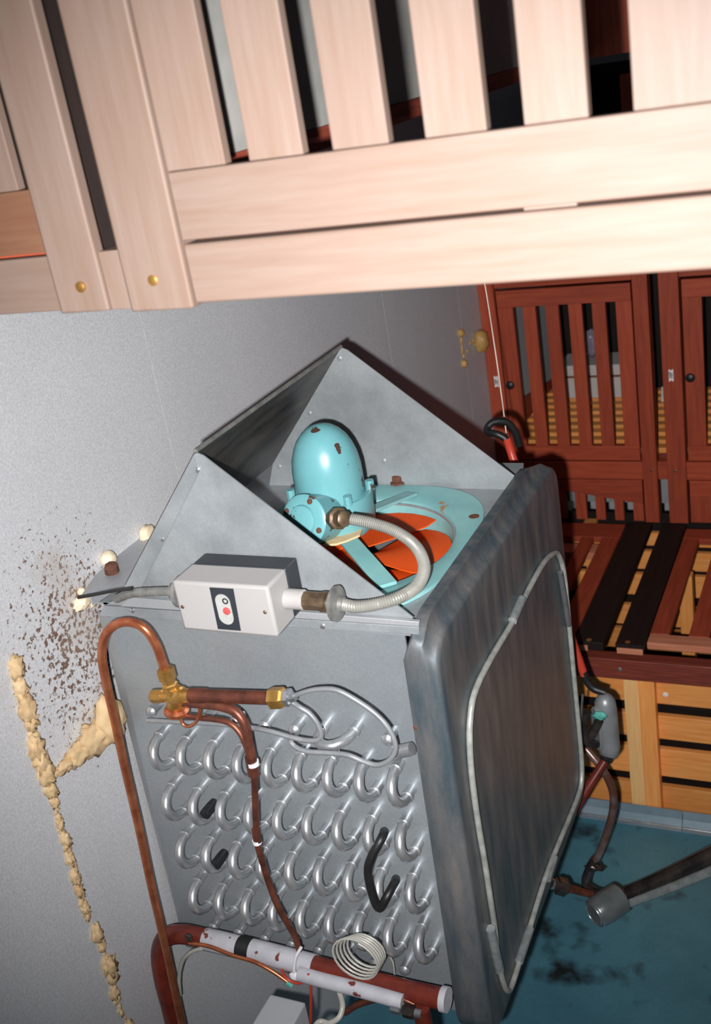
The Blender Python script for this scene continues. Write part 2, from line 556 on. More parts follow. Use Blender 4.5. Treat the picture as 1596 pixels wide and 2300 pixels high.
# ================================================================== far red-brown lockers
fk = thing('slatted_locker', 'red-brown slatted wooden locker at the back with white number plates', 'locker', W(-0.85, YL, -1.692))
DT = 0.022
box('post', XW + 0.001, -1.182, YL, YL + 0.05, -1.69, -0.2, 'red_z', fk, 0.002)
box('post', -0.715, -0.666, YL - 0.004, YL + 0.05, -1.69, -0.2, 'red_z', fk, 0.002)
box('post', -0.632, -0.569, YL - 0.004, YL + 0.05, -1.69, -0.2, 'red_z', fk, 0.002)
box('post', 0.47, 0.53, YL - 0.004, YL + 0.05, -1.69, -0.2, 'red_z', fk, 0.002)
box('rail', -0.0195, 0.4695, YL + 0.002, YL + 0.04, -0.825, -0.76, 'red_x', fk, 0.002)
box('rail', -0.0195, 0.4695, YL + 0.001, YL + 0.04, -1.527, -1.461, 'red_x', fk, 0.002)
box('post', -0.085, -0.02, YL - 0.004, YL + 0.05, -1.69, -0.2, 'red_z', fk, 0.002)
box('rail', -1.1815, -0.7155, YL + 0.002, YL + 0.04, -0.825, -0.76, 'red_x', fk, 0.002)
box('rail', -0.5685, -0.0855, YL + 0.002, YL + 0.04, -0.825, -0.76, 'red_x', fk, 0.002)
box('rail', -1.1815, -0.7155, YL + 0.001, YL + 0.04, -1.527, -1.461, 'red_x', fk, 0.002)
box('rail', -0.6655, -0.6325, YL + 0.004, YL + 0.04, -1.527, -1.461, 'red_x', fk, 0.002)
box('rail', -0.5685, -0.0855, YL + 0.001, YL + 0.04, -1.527, -1.461, 'red_x', fk, 0.002)


def slat_door(x0, x1, z0, z1, gx, gw, gz0, gz1, root, knob=None, rz='red_z'):
    d = obj('door', *box_g(x0, x1, YL + 0.004, YL + 0.004 + DT, gz1, z1), 'red_x', root, bevel=0.0015)
    box('rail', x0, x1, YL + 0.004, YL + 0.004 + DT, z0, gz0, 'red_x', d, 0.0015)
    prev = x0
    for i, a in enumerate(gx):
        box('stile' if i == 0 else 'slat', prev, a, YL + 0.005, YL + 0.004 + DT, gz0 + 0.0003, gz1 - 0.0003, rz, d, 0.001)
        prev = a + gw
    box('stile', prev, x1, YL + 0.005, YL + 0.004 + DT, gz0 + 0.0003, gz1 - 0.0003, rz, d, 0.001)
    if knob:
        p = at(*knob, y=YL + 0.004)
        lathe('knob', p, -Y1, [(0, 0.007), (0.008, 0.007), (0.011, 0.0125), (0.018, 0.0155), (0.024, 0.0135), (0.028, 0.006)], 'cable', d, 20, label='round black knob')
    return d


slat_door(-1.178, -0.722, -1.456, -0.834, [-1.123 + 0.079 * i for i in range(5)], 0.034, -1.403, -0.893, fk, (1148, 862))
slat_door(-0.561, -0.09, -1.456, -0.834, [-0.50 + 0.079 * i for i in range(5)], 0.034, -1.403, -0.893, fk, (1551, 845))


slat_door(-0.014, 0.464, -1.456, -0.834, [0.045 + 0.079 * i for i in range(5)], 0.034, -1.403, -0.893, fk, None)


def sag_door(x0, x1, gl, gw, za, zb_, root):
    """lower door whose top rail hangs askew, slats below it"""
    y0, y1 = YL + 0.006, YL + 0.006 + DT
    f = lambda x: za + (zb_ - za) * (x - x0) / (x1 - x0)
    v, fc = prism_g([W(x0, y0, -1.532), W(x1, y0, -1.532), W(x1, y0, f(x1)), W(x0, y0, f(x0))], Y1 * DT)
    d = obj('door', v, fc, 'red_x', root, bevel=0.001)
    prev = x0
    for a in list(gl) + [x1]:
        v, fc = prism_g([W(prev, y0 + .001, f(prev) - .0003), W(a, y0 + .001, f(a) - .0003), W(a, y0 + .001, -1.69), W(prev, y0 + .001, -1.69)], Y1 * (DT - .001))
        obj('slat', v, fc, 'red_z', d, bevel=0.0008)
        prev = a + gw
    return d


sag_door(-1.178, -0.722, [at(u, 1100, y=YL).x for u in (1180, 1224, 1267, 1312, 1354, 1396)], 0.034, -1.545, -1.625, fk)
sag_door(-0.561, -0.09, [-0.48 + 0.07 * i for i in range(5)], 0.034, -1.59, -1.59, fk)
sag_door(-0.014, 0.464, [0.06 + 0.07 * i for i in range(5)], 0.034, -1.59, -1.59, fk)
for u, v in ((1462, 1057), (1516, 1058)):
    screw('screw', at(u, v, y=YL - 0.004), -Y1, 0.005, 'brownmetal', fk)


def digits(text, c, size, root):
    """raised number reading upwards, as on the plate"""
    cu = bpy.data.curves.new('digits', 'FONT')
    cu.body = text
    cu.align_x = 'CENTER'
    cu.align_y = 'CENTER'
    cu.size = size
    cu.extrude = 0.0003
    cu.offset = 0.0006
    t = bpy.data.objects.new('digits', cu)
    COL.objects.link(t)
    bpy.context.view_layer.update()
    me = bpy.data.meshes.new_from_object(t.evaluated_get(bpy.context.evaluated_depsgraph_get()))
    bpy.data.objects.remove(t)
    R = Matrix(((0, -1, 0), (0, 0, -1), (1, 0, 0)))    # text x -> up, text y -> left, facing the camera
    v = [Vector(c) + R @ q.co for q in me.vertices]
    f = [tuple(p.vertices) for p in me.polygons]
    bpy.data.meshes.remove(me)
    return obj('digits', v, f, 'ink', root)


for u, v, tx, yy in ((1114.5, 857, '106', YL - 0.0005), (1506.5, 843, '107', YL - 0.0045)):
    p = at(u, v, y=yy)
    w2, h2 = 0.0075, 0.0205
    poly = []
    for sx, sz in ((-1, -1), (1, -1), (1, 1), (-1, 1)):
        poly.append(p + Vector((sx * w2, 0, sz * h2)))
    # notched short ends
    pts = [p + Vector(q) for q in ((-w2, 0, -h2), (-w2 * .35, 0, -h2), (-w2 * .3, 0, -h2 + .004), (w2 * .3, 0, -h2 + .004), (w2 * .35, 0, -h2), (w2, 0, -h2),
                                   (w2, 0, h2), (w2 * .35, 0, h2), (w2 * .3, 0, h2 - .004), (-w2 * .3, 0, h2 - .004), (-w2 * .35, 0, h2), (-w2, 0, h2))]
    pl = prism('number_plate', pts, -Y1 * 0.0015, 'enamel', fk, label='small white number plate')
    digits(tx, p - Y1 * 0.0019, 0.0155, pl)

# inside of the far locker
ZS = -1.437
for i in range(9):
    y0 = YL + 0.075 + i * 0.077
    box('floor_slat', -1.235, 0.46, y0, y0 + 0.038, ZS - 0.02, ZS, 'plank_x', fk, 0.001)
box('floor_bearer', -1.235, 0.46, YL + 0.07, YL + 0.78, ZS - 0.05, ZS - 0.0205, 'maroon_y', fk, 0.001)
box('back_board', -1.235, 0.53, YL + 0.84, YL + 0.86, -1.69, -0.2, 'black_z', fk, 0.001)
prism('skirting_board', [W(-1.236, YL + 0.1, -1.3), W(-1.236, YL + 0.1, -1.436), W(-1.236, YL + 0.8, -1.436), W(-1.236, YL + 0.8, -1.41)], X1 * 0.012, 'red_y', fk)
box('lining_sheet', -1.1, 0.46, YL + 0.16, YL + 0.165, -1.688, -1.49, 'galv', fk, 0.0004, label='pale grey sheet behind the lower door')

bx = thing('carton', 'pale carton with a brown band inside the locker behind the slatted door', 'box', W(-1.05, 4.25, ZS))
box('carton_body', -1.155, -0.80, 4.16, 4.33, ZS, -1.30, 'cardboard', bx, 0.002)
box('band', -1.1555, -0.7995, 4.1595, 4.3305, -1.352, -1.342, 'carton_band', bx, 0)
pb = obj('plastic_bottle', *blob_g(at(1328, 770, y=4.1), 0.03, 0.03, 0.055, 4, 0.2), 'plastic_bag', None, smooth=True)
tag(pb, 'shiny violet plastic bottle glimpsed between the slats of the back locker', 'bottle')
pk = prism('paper_sheet', [at(1484, 870, y=4.1), at(1498, 868, y=4.1), at(1502, 925, y=4.1), at(1484, 920, y=4.1)], Y1 * 0.012, 'cardboard', None, bevel=0.001)
tag(pk, 'pale packet seen in the dark slot between the two locker posts', 'packet')

# ================================================================== low slatted doors lying level, with dark boards, and its beam
ZBN = -1.692
bn = thing('slatted_bench', 'level red-brown slatted boards below the back locker, crossed by black boards', 'bench', W(-0.6, 3.1, ZBN - 0.03))


def bboard(name, x0, x1, y0, y1, m, z0=None, z1=None, bev=0.002, label=None):
    return box(name, x0, x1, y0, y1, ZBN - 0.022 if z0 is None else z0, ZBN if z1 is None else z1, m, bn, bev, label)


xb = lambda u, v: at(u, v, z=ZBN).x
bboard('rail', -1.235, -0.782, 3.41, 3.52, 'red_x')
bboard('slat', -0.915, -0.872, 2.74, 3.4095, 'red_y')
bboard('slat', -1.03, -0.985, 2.74, 3.4095, 'red_y')
bboard('stile', -0.842, -0.782, 2.76, 3.4095, 'red_y')
bboard('inner_rail', -1.2, -0.843, 3.33, 3.40, 'salmon_x', ZBN - 0.05, ZBN - 0.023)
bboard('black_board', -0.776, -0.690, 2.705, 3.52, 'black_y', ZBN - 0.02, ZBN + 0.006, label='black board')
bboard('black_board', -0.655, -0.574, 2.705, 3.52, 'black_y', ZBN - 0.02, ZBN + 0.006, label='black board')
bboard('stile', -0.571, -0.517, 2.79, 3.42, 'red_y')
bboard('rail', -0.571, 0.53, 3.4205, 3.50, 'red_x')
bboard('rail', -0.571, 0.53, 2.735, 2.7895, 'salmon_x', bev=0.004)
bboard('slat', -0.462, -0.405, 2.79, 3.42, 'red_y')
for xq in (-0.35, -0.238, -0.126, -0.014, 0.098, 0.21, 0.322, 0.434):
    bboard('slat', xq, xq + 0.058, 2.79, 3.42, 'red_y')
for u, v in ((1322, 1437), (1409, 1442)):
    screw('screw', at(u, v, z=ZBN + 0.006), Z1, 0.008, 'brass', bn, label='brass screw head')
for x0, x1 in ((-0.775, -0.735), (-0.650, -0.576)):
    box('end_cap', x0, x1, 2.700, 2.7045, ZBN - 0.022, ZBN - 0.004, 'salmon_x', bn, 0.0005)
bm_ = box('wooden_beam', -1.235, 0.53, 2.70, 2.745, -1.803, -1.736, 'maroon_x', None, 0.003)
tag(bm_, 'dark maroon wooden beam under the front edge of the level boards', 'beam')
screw('screw', at(1391, 1503, y=2.70), -Y1, 0.006, 'steel', bm_)

# horizontal planks below the lockers (two banks)
pu = thing('plank_partition', 'row of spaced horizontal orange planks glimpsed through the gaps of the level boards', 'partition', W(-0.7, 3.56, -2.2))
z = -1.74
for i, (h, g) in enumerate(((0.05, 0.024), (0.072, 0.022), (0.086, 0.045), (0.083, 0.02), (0.085, 0.03), (0.085, 0.03))):
    box('plank', -1.235, 0.53, 3.552, 3.574, z - h, z, 'plank_x', pu, 0.002)
    z -= h + g
for x0 in (-0.47, -0.95, 0.2):
    box('upright', x0, x0 + 0.045, 3.575, 3.62, -2.28, -1.72, 'plank_z', pu, 0.002)
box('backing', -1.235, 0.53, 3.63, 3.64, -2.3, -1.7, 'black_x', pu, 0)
pp_ = box('upright_post', at(1545, 1290, y=3.2).x - .03, at(1545, 1290, y=3.2).x + 0.012, 3.19, 3.23, ZF, ZBN - 0.0225, 'plank_z', None, 0.002)
tag(pp_, 'orange wooden upright standing behind the gap at the right of the level boards', 'post')

pl2 = thing('plank_wall', 'spaced horizontal orange planks with uprights standing on the steel floor under the beam', 'partition', W(-0.6, 2.76, ZF))
for z1, z0 in ((-1.822, -1.911), (-1.954, -2.037), (-2.075, -2.175), (-2.214, -2.312)):
    box('plank', -1.235, 0.53, 2.752, 2.772, z0, z1, 'plank_x', pl2, 0.002)
box('upright', -0.644, -0.6005, 2.722, 2.7515, ZF, -1.8035, 'blond_z', pl2, 0.002, label='blond wooden upright')
box('upright', -0.600, -0.553, 2.716, 2.7515, ZF, -1.8035, 'plank_z', pl2, 0.002)
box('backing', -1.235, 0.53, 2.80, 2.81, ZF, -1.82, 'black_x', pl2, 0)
screw('screw', at(1494, 1560, y=2.752), -Y1, 0.008, 'enamel', pl2, label='white screw cap')

tr = thing('trim_1', None, None, W(-0.6, 2.70, ZF))
for k in ('label', 'category'):
    if k in tr.keys():
        del tr[k]
tr['kind'] = 'structure'
xs = at(1532, 1840, y=2.70).x
for x0, x1 in ((-1.235, xs - 0.001), (xs + 0.001, 0.2)):
    v, f = prism_g([W(x0, 2.712, ZF + 0.052), W(x0, 2.708, ZF + 0.052), W(x0, 2.690, ZF + 0.004), W(x0, 2.674, ZF + 0.0005), W(x0, 2.674, ZF + 0.003), W(x0, 2.688, ZF + 0.008)], X1 * (x1 - x0))
    fs = obj('flashing_strip', v, f, 'flash', tr)
    tube('fold_highlight', [W(x0, 2.686, ZF + 0.006), W(x1, 2.686, ZF + 0.006)], 0.0042, 'steel', fs, 8)  # bright bead added as the highlight line along the fold

# ================================================================== the cooling unit
YP, YB = 1.29, 1.93
XP = -0.629
ev = thing('cooling_unit', 'grey sheet-metal cooling unit with rows of bent tubes, a hood and a rounded pan', 'cooling unit', W(-0.9, 1.6, -1.60))
xa_t, xa_b = at(254, 1416, y=YP).x, at(391, 2065, y=YP).x
ZT0 = -0.7985
prism('coil_panel', [W(-1.19, YP, ZT0), W(XP, YP, ZT0), W(XP, YP, -1.60), W(-1.228, YP, -1.60), W(-1.2275, YP, -1.53), W(xa_t, YP, -0.83)], Y1 * 0.004, 'coilpanel', ev)
prism('edge_flange', [W(xa_t, YP, -0.83), W(-1.2275, YP, -1.53), W(-1.236, YP + .012, -1.53), W(-1.222, YP + .016, -0.83)], Vector((0.001, 0.004, 0)), 'galv', ev)
box('rear_panel', -1.222, XP, YB - 0.004, YB, -1.60, -0.81, 'galv', ev, 0)
box('bottom_panel', -1.222, XP, YP + .006, YB - .006, -1.60, -1.596, 'galv', ev, 0)
# coil fins behind the panel, filling the body
box('fin_block', -1.19, XP - 0.01, YP + 0.012, YB - 0.012, -1.58, -0.93, 'galv', ev, 0)
# lip between hood and coil panel
prism('top_lip', [at(288, 1342, y=YP - .032), at(940, 1397, y=YP - .032), at(940, 1408, y=YP - .032), at(270, 1362, y=YP - .032)], Y1 * 0.008, 'galv', ev, 0.001)
prism('top_lip', [at(232, 1362, y=YP - .03), at(940, 1409, y=YP - .03), at(940, 1426, y=YP - .03), at(222, 1384, y=YP - .03)], Y1 * 0.006, 'hood', ev, 0.001)
prism('corner_gusset', [at(222, 1384, y=YP - .004), at(232, 1362, y=YP - .004), at(270, 1340, y=YP - .004), at(288, 1342, y=YP - .004), at(262, 1372, y=YP - .004)], Y1 * 0.05, 'hood', ev, 0.001)

# top plate with the round fan opening
FC = Vector((-0.83, 1.54))
ZT = -0.800


def plate_hole(x0, x1, y0, y1, zc, t, c, r, n=64):
    v, f = [], []
    for zz in (zc, zc - t):
        for k in range(n):
            a = 2 * math.pi * k / n
            dx, dy = math.cos(a), math.sin(a)
            s = min([q for q in (((x1 - c.x) / dx if dx > 1e-6 else 1e9), ((x0 - c.x) / dx if dx < -1e-6 else 1e9),
                                 ((y1 - c.y) / dy if dy > 1e-6 else 1e9), ((y0 - c.y) / dy if dy < -1e-6 else 1e9))])
            v.append(W(c.x + dx * r, c.y + dy * r, zc if zz == zc else zz))
            v.append(W(c.x + dx * s, c.y + dy * s, zz))
    for k in range(n):
        a, b = 2 * k, 2 * ((k + 1) % n)
        f.append((a, a + 1, b + 1, b))
        f.append((2 * n + a, 2 * n + b, 2 * n + b + 1, 2 * n + a + 1))
        f.append((a, b, 2 * n + b, 2 * n + a))
        f.append((a + 1, 2 * n + a + 1, 2 * n + b + 1, b + 1))
    return v, f


obj('top_plate', *plate_hole(-1.222, -0.6065, YP, YB, ZT, 0.004, FC, 0.186), MAT['hood'], ev)

# fan ring: rounded-square flange, round throat
n = 72
v, f = [], []
prof = [(1.0, -0.004), (1.0, 0.004), (0.86, 0.006)]


def ring_outer(a):
    ca, sa = math.cos(a), math.sin(a)
    p = 2.8
    return (abs(ca / 0.222) ** p + abs(sa / 0.255) ** p) ** (-1 / p)


layers = []
for k in range(n):
    a = 2 * math.pi * k / n
    ro = ring_outer(a)
    layers.append([(ro, 0.0), (ro, 0.007), (0.200, 0.009), (0.190, 0.004), (0.184, -0.02), (0.183, -0.075), (0.187, -0.075), (0.188, -0.01)])
m_ = len(layers[0])
for k in range(n):
    a = 2 * math.pi * k / n
    for r_, h_ in layers[k]:
        v.append(W(FC.x + r_ * math.cos(a), FC.y + r_ * math.sin(a), ZT + 0.0006 + h_))
for k in range(n):
    for j in range(m_ - 1):
        f.append((k * m_ + j, k * m_ + j + 1, ((k + 1) % n) * m_ + j + 1, ((k + 1) % n) * m_ + j))
    f.append((k * m_ + m_ - 1, k * m_, ((k + 1) % n) * m_, ((k + 1) % n) * m_ + m_ - 1))
ring = obj('fan_ring', v, f, 'tealring', ev, smooth=True, label='teal painted fan ring')
ring.data.set_sharp_from_angle(angle=math.radians(35))
for u, vv in ((1064, 1160),):
    p = at(u, vv, z=ZT + 0.0085)
    lathe('bolt_hole', p, Z1, [(-0.002, 0.0095), (0.0008, 0.0095)], 'rust', ring, 16)
p = at(893, 1084, z=ZT + 0.009)
lathe('rusty_bolt', p, Z1, [(-.002, 0.016), (0.003, 0.016), (0.004, 0.011), (0.014, 0.011), (0.016, 0.006)], 'rust', ring, 6, label='rusty bolt')

# fan: hub and six broad orange blades
hub = lathe('fan_hub', W(FC.x, FC.y, ZT - 0.055), Z1, [(0, 0.035), (0.028, 0.038), (0.032, 0.02)], 'orange', ev, 24)
NBL = 5
for i in range(NBL):
    a0 = math.radians(22 + i * 360 / NBL)
    vv, ff = [], []
    nr, na = 6, 8
    for side in (0, 1):
        for j in range(nr + 1):
            r_ = 0.034 + (0.180 - 0.034) * j / nr
            sp = math.radians(98 - 6 * (j / nr) - 8 * max(0, j / nr - .8) * 5)
            for q in range(na + 1):
                tt = q / na - 0.5
                a = a0 + sp * tt
                zz = ZT - 0.026 - 0.030 * tt + 0.006 * math.cos(math.pi * tt)
                vv.append(W(FC.x + r_ * math.cos(a), FC.y + r_ * math.sin(a), zz - side * 0.0022))
    st_ = (nr + 1) * (na + 1)
    for j in range(nr):
        for q in range(na):
            a = j * (na + 1) + q
            ff.append((a, a + 1, a + na + 2, a + na + 1))
            ff.append((st_ + a, st_ + a + na + 1, st_ + a + na + 2, st_ + a + 1))
    bd = [q for q in range(na + 1)] + [(j + 1) * (na + 1) + na for j in range(nr)] + [nr * (na + 1) + q for q in range(na - 1, -1, -1)] + [j * (na + 1) for j in range(nr - 1, 0, -1)]
    for q in range(len(bd)):
        a, b = bd[q], bd[(q + 1) % len(bd)]
        ff.append((a, st_ + a, st_ + b, b))
    bl = obj('fan_blade', vv, ff, 'orange', ev, smooth=True, label='orange fan blade' if i == 0 else None)
    bl.data.set_sharp_from_angle(angle=math.radians(40))

# motor
MC = Vector((-0.850, 1.545))
mt = obj('fan_motor', *lathe_g(W(MC.x, MC.y, -0.775), Z1, [(0, 0.045), (0.006, 0.062), (0.02, 0.070), (0.075, 0.0725), (0.0755, 0.069), (0.07, 0.066)], 40), 'teal', ev, smooth=True, label='teal fan motor')
mt.data.set_sharp_from_angle(angle=math.radians(35))
dome_prof = [(0.0, 0.0595), (0.03, 0.0610), (0.055, 0.0605), (0.075, 0.0575), (0.092, 0.052), (0.107, 0.0445), (0.119, 0.0345), (0.1275, 0.023), (0.132, 0.012), (0.1335, 0.001)]
lathe('motor_dome', W(MC.x, MC.y, -0.705), Z1, dome_prof, 'teal', mt, 40, sharp=60)
for a in (200, 255, 320, 20, 90, 140):
    ca, sa = math.cos(math.radians(a)), math.sin(math.radians(a))
    p = W(MC.x + ca * 0.070, MC.y + sa * 0.070, -0.694)
    v, f = tube_g([p - Z1 * 0.008, p + Z1 * 0.010], 0.0075, 8)
    obj('clamp_lug', v, f, 'teal', mt, smooth=False)
# support arms from the motor to the ring
for ang, w_ in ((-48, 0.016), (78, 0.013), (198, 0.013)):
    ca, sa = math.cos(math.radians(ang)), math.sin(math.radians(ang))
    d_ = Vector((ca, sa, 0))
    s_ = Vector((-sa, ca, 0)) * w_
    p0 = W(MC.x, MC.y, -0.770) + d_ * 0.045
    p1 = W(FC.x, FC.y, ZT + 0.010) + d_ * 0.208
    v, f = prism_g([p0 - s_, p0 + s_, p1 + s_, p1 - s_], Z1 * 0.006)
    obj('support_arm', v, f, 'tealring', ev, bevel=0.001)
p0 = at(792, 1205, z=-0.777)
prism('sealant_patch', [at(725, 1228, z=-.756), at(742, 1200, z=-.756), at(772, 1190, z=-.756), at(815, 1190, z=-.756), at(808, 1206, z=-.756), at(780, 1218, z=-.756), at(755, 1226, z=-.756)], Z1 * 0.004, 'foam', ev, 0.0008, label='yellowed sealant patch on the arm')
# terminal housing on the motor
tp = at(690, 1168, y=1.44)
ax_t = Vector((-0.12, -0.93, 0.34)).normalized()
th_ = lathe('terminal_housing', tp - ax_t * 0.05, ax_t, [(0, 0.040), (0.030, 0.042), (0.05, 0.042), (0.052, 0.044), (0.060, 0.044), (0.063, 0.040), (0.064, 0.027), (0.069, 0.025), (0.071, 0.020)], 'teal', mt, 36)
for a in (20, 110, 200, 290):
    u_ = ax_t.orthogonal().normalized()
    w_ = ax_t.cross(u_)
    q = tp + ax_t * 0.0135 + (u_ * math.cos(math.radians(a)) + w_ * math.sin(math.radians(a))) * 0.0355
    lathe('cover_screw', q, ax_t, [(-.001, 0.005), (0.0015, 0.005), (0.0022, 0.003)], 'rust', mt, 10)

# hood: two triangular side sheets and the sloping rear sheet
PXE = -0.606
HA = (-0.913, -0.512)
HL = (-1.113, -0.752)
HR = (-0.600, -0.772)
YH0, YH1 = 1.268, 1.80


def hood_side(y, name):
    return prism(name, [W(HL[0], y, HL[1]), W(HL[0] - .02, y, ZT - .004), W(PXE, y, ZT - .004), W(PXE, y, ZT + .018), W(HR[0], y, HR[1]), W(HA[0] + 0.012, y, HA[1] - 0.005), W(HA[0], y, HA[1])], Y1 * 0.0025, 'hood', ev)


hn = hood_side(YH0, 'hood_side')
hf = hood_side(YH1, 'hood_side')
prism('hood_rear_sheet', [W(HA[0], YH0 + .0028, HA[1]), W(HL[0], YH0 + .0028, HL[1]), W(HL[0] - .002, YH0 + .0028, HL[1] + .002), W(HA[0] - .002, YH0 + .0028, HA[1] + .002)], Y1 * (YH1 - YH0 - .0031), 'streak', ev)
dv = (Vector((HL[0], 0, HL[1])) - Vector((HA[0], 0, HA[1]))).normalized()
nv = Vector((-dv.z, 0, dv.x))
if nv.x < 0:
    nv = -nv
a0_ = Vector((HA[0], YH0 - .002, HA[1] + H))
b0_ = Vector((HL[0], YH0 - .002, HL[1] + H))
prism('hood_seam', [a0_ + dv * .004, b0_, b0_ + nv * 0.026, a0_ + nv * 0.020 + dv * 0.028], Y1 * 0.0018, 'hood', ev)
tube('hood_lip', [W(HA[0], YH0, HA[1] + .002), W(HA[0], YH1, HA[1] + .002)], 0.004, 'oldmetal', ev, 8)
for u, vv in ((442, 1056), (363, 1211)):
    screw('rivet', at(u, vv, y=YH0 - 0.002), -Y1, 0.0045, 'steel', ev)
for u, vv in ((296, 1372), (724, 1407)):
    screw('rivet', at(u, vv, y=YP - 0.031), -Y1, 0.0045, 'steel', ev)
for u, vv in ((762, 805), (695, 928), (627, 1048), (862, 1035)):
    screw('rivet', at(u, vv, y=YH1), -Y1, 0.005, 'hood', ev)

# ------------------------------------------------ coil tubes: stubs and return bends
TX = [-1.131 + 0.057 * i for i in range(9)]
TZ = [-1.055 - 0.111 * j for j in range(4)]
YC = 1.266
RT = 0.0088
bend_v, bend_f = [], []


def bend_geo(dx, dz, jut=0.034):
    """a return bend between (0,0) and (dx,dz) in the panel plane, with collars"""
    q = Vector((dx, 0, dz))
    R_ = q.length / 2
    e = q.normalized()
    path = [Vector((0, YP - YC, 0)), Vector((0, 0.004, 0))]
    for k in range(9):
        a = math.pi * k / 8
        path.append(e * (R_ - R_ * math.cos(a)) + Vector((0, -jut * math.sin(a), 0)))
    path += [q + Vector((0, 0.004, 0)), q + Vector((0, YP - YC, 0))]
    g = tube_g(path, RT, 10)
    c1 = lathe_g(Vector((0, 0.006, 0)), -Y1, [(0, RT + .0012), (0.006, RT + .002), (0.008, RT)], 12)
    c2 = lathe_g(q + Vector((0, 0.006, 0)), -Y1, [(0, RT + .0012), (0.006, RT + .002), (0.008, RT)], 12)
    return join(g, c1, c2)


def mesh_of(name, g, m):
    me = bpy.data.meshes.new(name)
    me.from_pydata(g[0], [], g[1])
    bm = bmesh.new()
    bm.from_mesh(me)
    bmesh.ops.recalc_face_normals(bm, faces=bm.faces)
    bm.to_mesh(me)
    bm.free()
    for p in me.polygons:
        p.use_smooth = True
    me.set_sharp_from_angle(angle=math.radians(50))
    me.materials.append(MAT[m])
    return me


def put(name, me, p, root):
    o = bpy.data.objects.new(name, me)
    COL.objects.link(o)
    o.parent = root
    o.location = Vector(p) - root.location
    return o


bend_me = mesh_of('return_bend', bend_geo(0.012, -0.053), 'alu')
bend_h = mesh_of('return_bend_level', bend_geo(0.058, 0.004, 0.04), 'alu')
stub_me = mesh_of('tube_stub', join(tube_g([Vector((0, YP - YC, 0)), Vector((0, -0.006, 0))], RT, 10), lathe_g(Vector((0, 0.002, 0)), -Y1, [(0, RT + .001), (0.006, RT + .002), (0.010, RT * .8), (0.012, RT * .3)], 12)), 'alu')
cap_me = mesh_of('black_plug', join(lathe_g(Vector((0, 0.012, 0)), -Y1, [(0, RT), (0.012, RT + .001), (0.034, RT + .0015), (0.036, RT * .8)], 12)), 'cable')
for j in range(4):
    for i in range(9):
        put('return_bend', bend_me, W(TX[i] + 0.003 * (j == 0), YC, TZ[j]), ev)
zt_ = TZ[0] + 0.055
for i in (0, 2, 3, 4, 5):
    put('tube_stub', stub_me, W(TX[i] + 0.004, YC, zt_), ev)
put('return_bend', bend_h, W(TX[6] - 0.004, YC, zt_ + 0.004), ev)
put('tube_stub', stub_me, W(TX[8], YC, zt_ + .004), ev)
tube('tube_stub', [at(888, 1690, y=1.25), at(925, 1682, y=1.25)], 0.011, 'alu', ev)
for i in range(8):
    put('tube_stub', stub_me, W(TX[i] + 0.01, YC, TZ[3] - 0.108), ev)
for u, vv in ((474, 1812), (497, 1925)):
    put('black_plug', cap_me, at(u, vv, y=YC - 0.004), ev)
tube('black_tube', [at(862, 1868, y=1.27), at(858, 1880, y=1.235), at(834, 1925, y=1.215), at(826, 1960, y=1.21), at(838, 2015, y=1.21), at(852, 2040, y=1.21), at(868, 2015, y=1.215), at(884, 1985, y=1.24), at(888, 1975, y=1.27)], 0.0075, 'cable', ev, 10, n=5, label='bent black rubber tube')

# ------------------------------------------------ rounded pan on the right side of the unit
PX0, PX1 = -0.628, -0.564
PY0, PY1 = 1.250, 1.965
PZ0, PZ1 = -1.612, -0.802


def rrect(y0, y1, z0, z1, r, n=8):
    pts = []
    for cy, cz, a0 in ((y1 - r, z1 - r, 0), (y0 + r, z1 - r, 90), (y0 + r, z0 + r, 180), (y1 - r, z0 + r, 270)):
        for k in range(n + 1):
            a = math.radians(a0 + 90 * k / n)
            pts.append((cy + r * math.cos(a), cz + r * math.sin(a)))
    return pts


loops = []
for x_, inset, zt, yb in ((PX0, 0.0, -0.779, 1.88), (PX0 + 0.002, -0.002, -0.777, 1.882), (PX0 + .022, -0.003, -0.7785, 1.90), (PX0 + .040, -0.003, -0.790, 1.94), (PX1 - 0.010, 0.0, -0.800, 1.960), (PX1 - 0.006, 0.0006, -0.802, 1.963),
                          (PX1 - 0.003, 0.0022, -0.803, 1.966), (PX1 - 0.001, 0.0048, -0.803, 1.967), (PX1, 0.0085, -0.803, 1.967), (PX1 - 0.0015, 0.05, -0.803, 1.967)):
    sh_ = lambda z_: 0.024 * min(1, max(0, (z_ + 0.86) / 0.06)) * min(1, max(0, (-0.580 - x_) / 0.026))
    loops.append([W(x_ + sh_(z_), y_, z_) for y_, z_ in rrect(PY0 + inset, yb - inset, PZ0 + inset, zt - inset, max(0.056 - inset * .5, 0.02))])
v, f = [], []
nl = len(loops[0])
for lp in loops:
    v += lp
for j in range(len(loops) - 1):
    for k in range(nl):
        f.append((j * nl + k, j * nl + (k + 1) % nl, (j + 1) * nl + (k + 1) % nl, (j + 1) * nl + k))
f.append(tuple((len(loops) - 1) * nl + k for k in range(nl)))
f.append(tuple(range(nl))[::-1])
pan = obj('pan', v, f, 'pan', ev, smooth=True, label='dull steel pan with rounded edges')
pan.data.set_sharp_from_angle(angle=math.radians(40))
for u, vv in ((934, 1634), (1038, 2218)):
    screw('rust_spot', at(u, vv, y=PY0 - .0005), -Y1, 0.005, 'rust', ev)

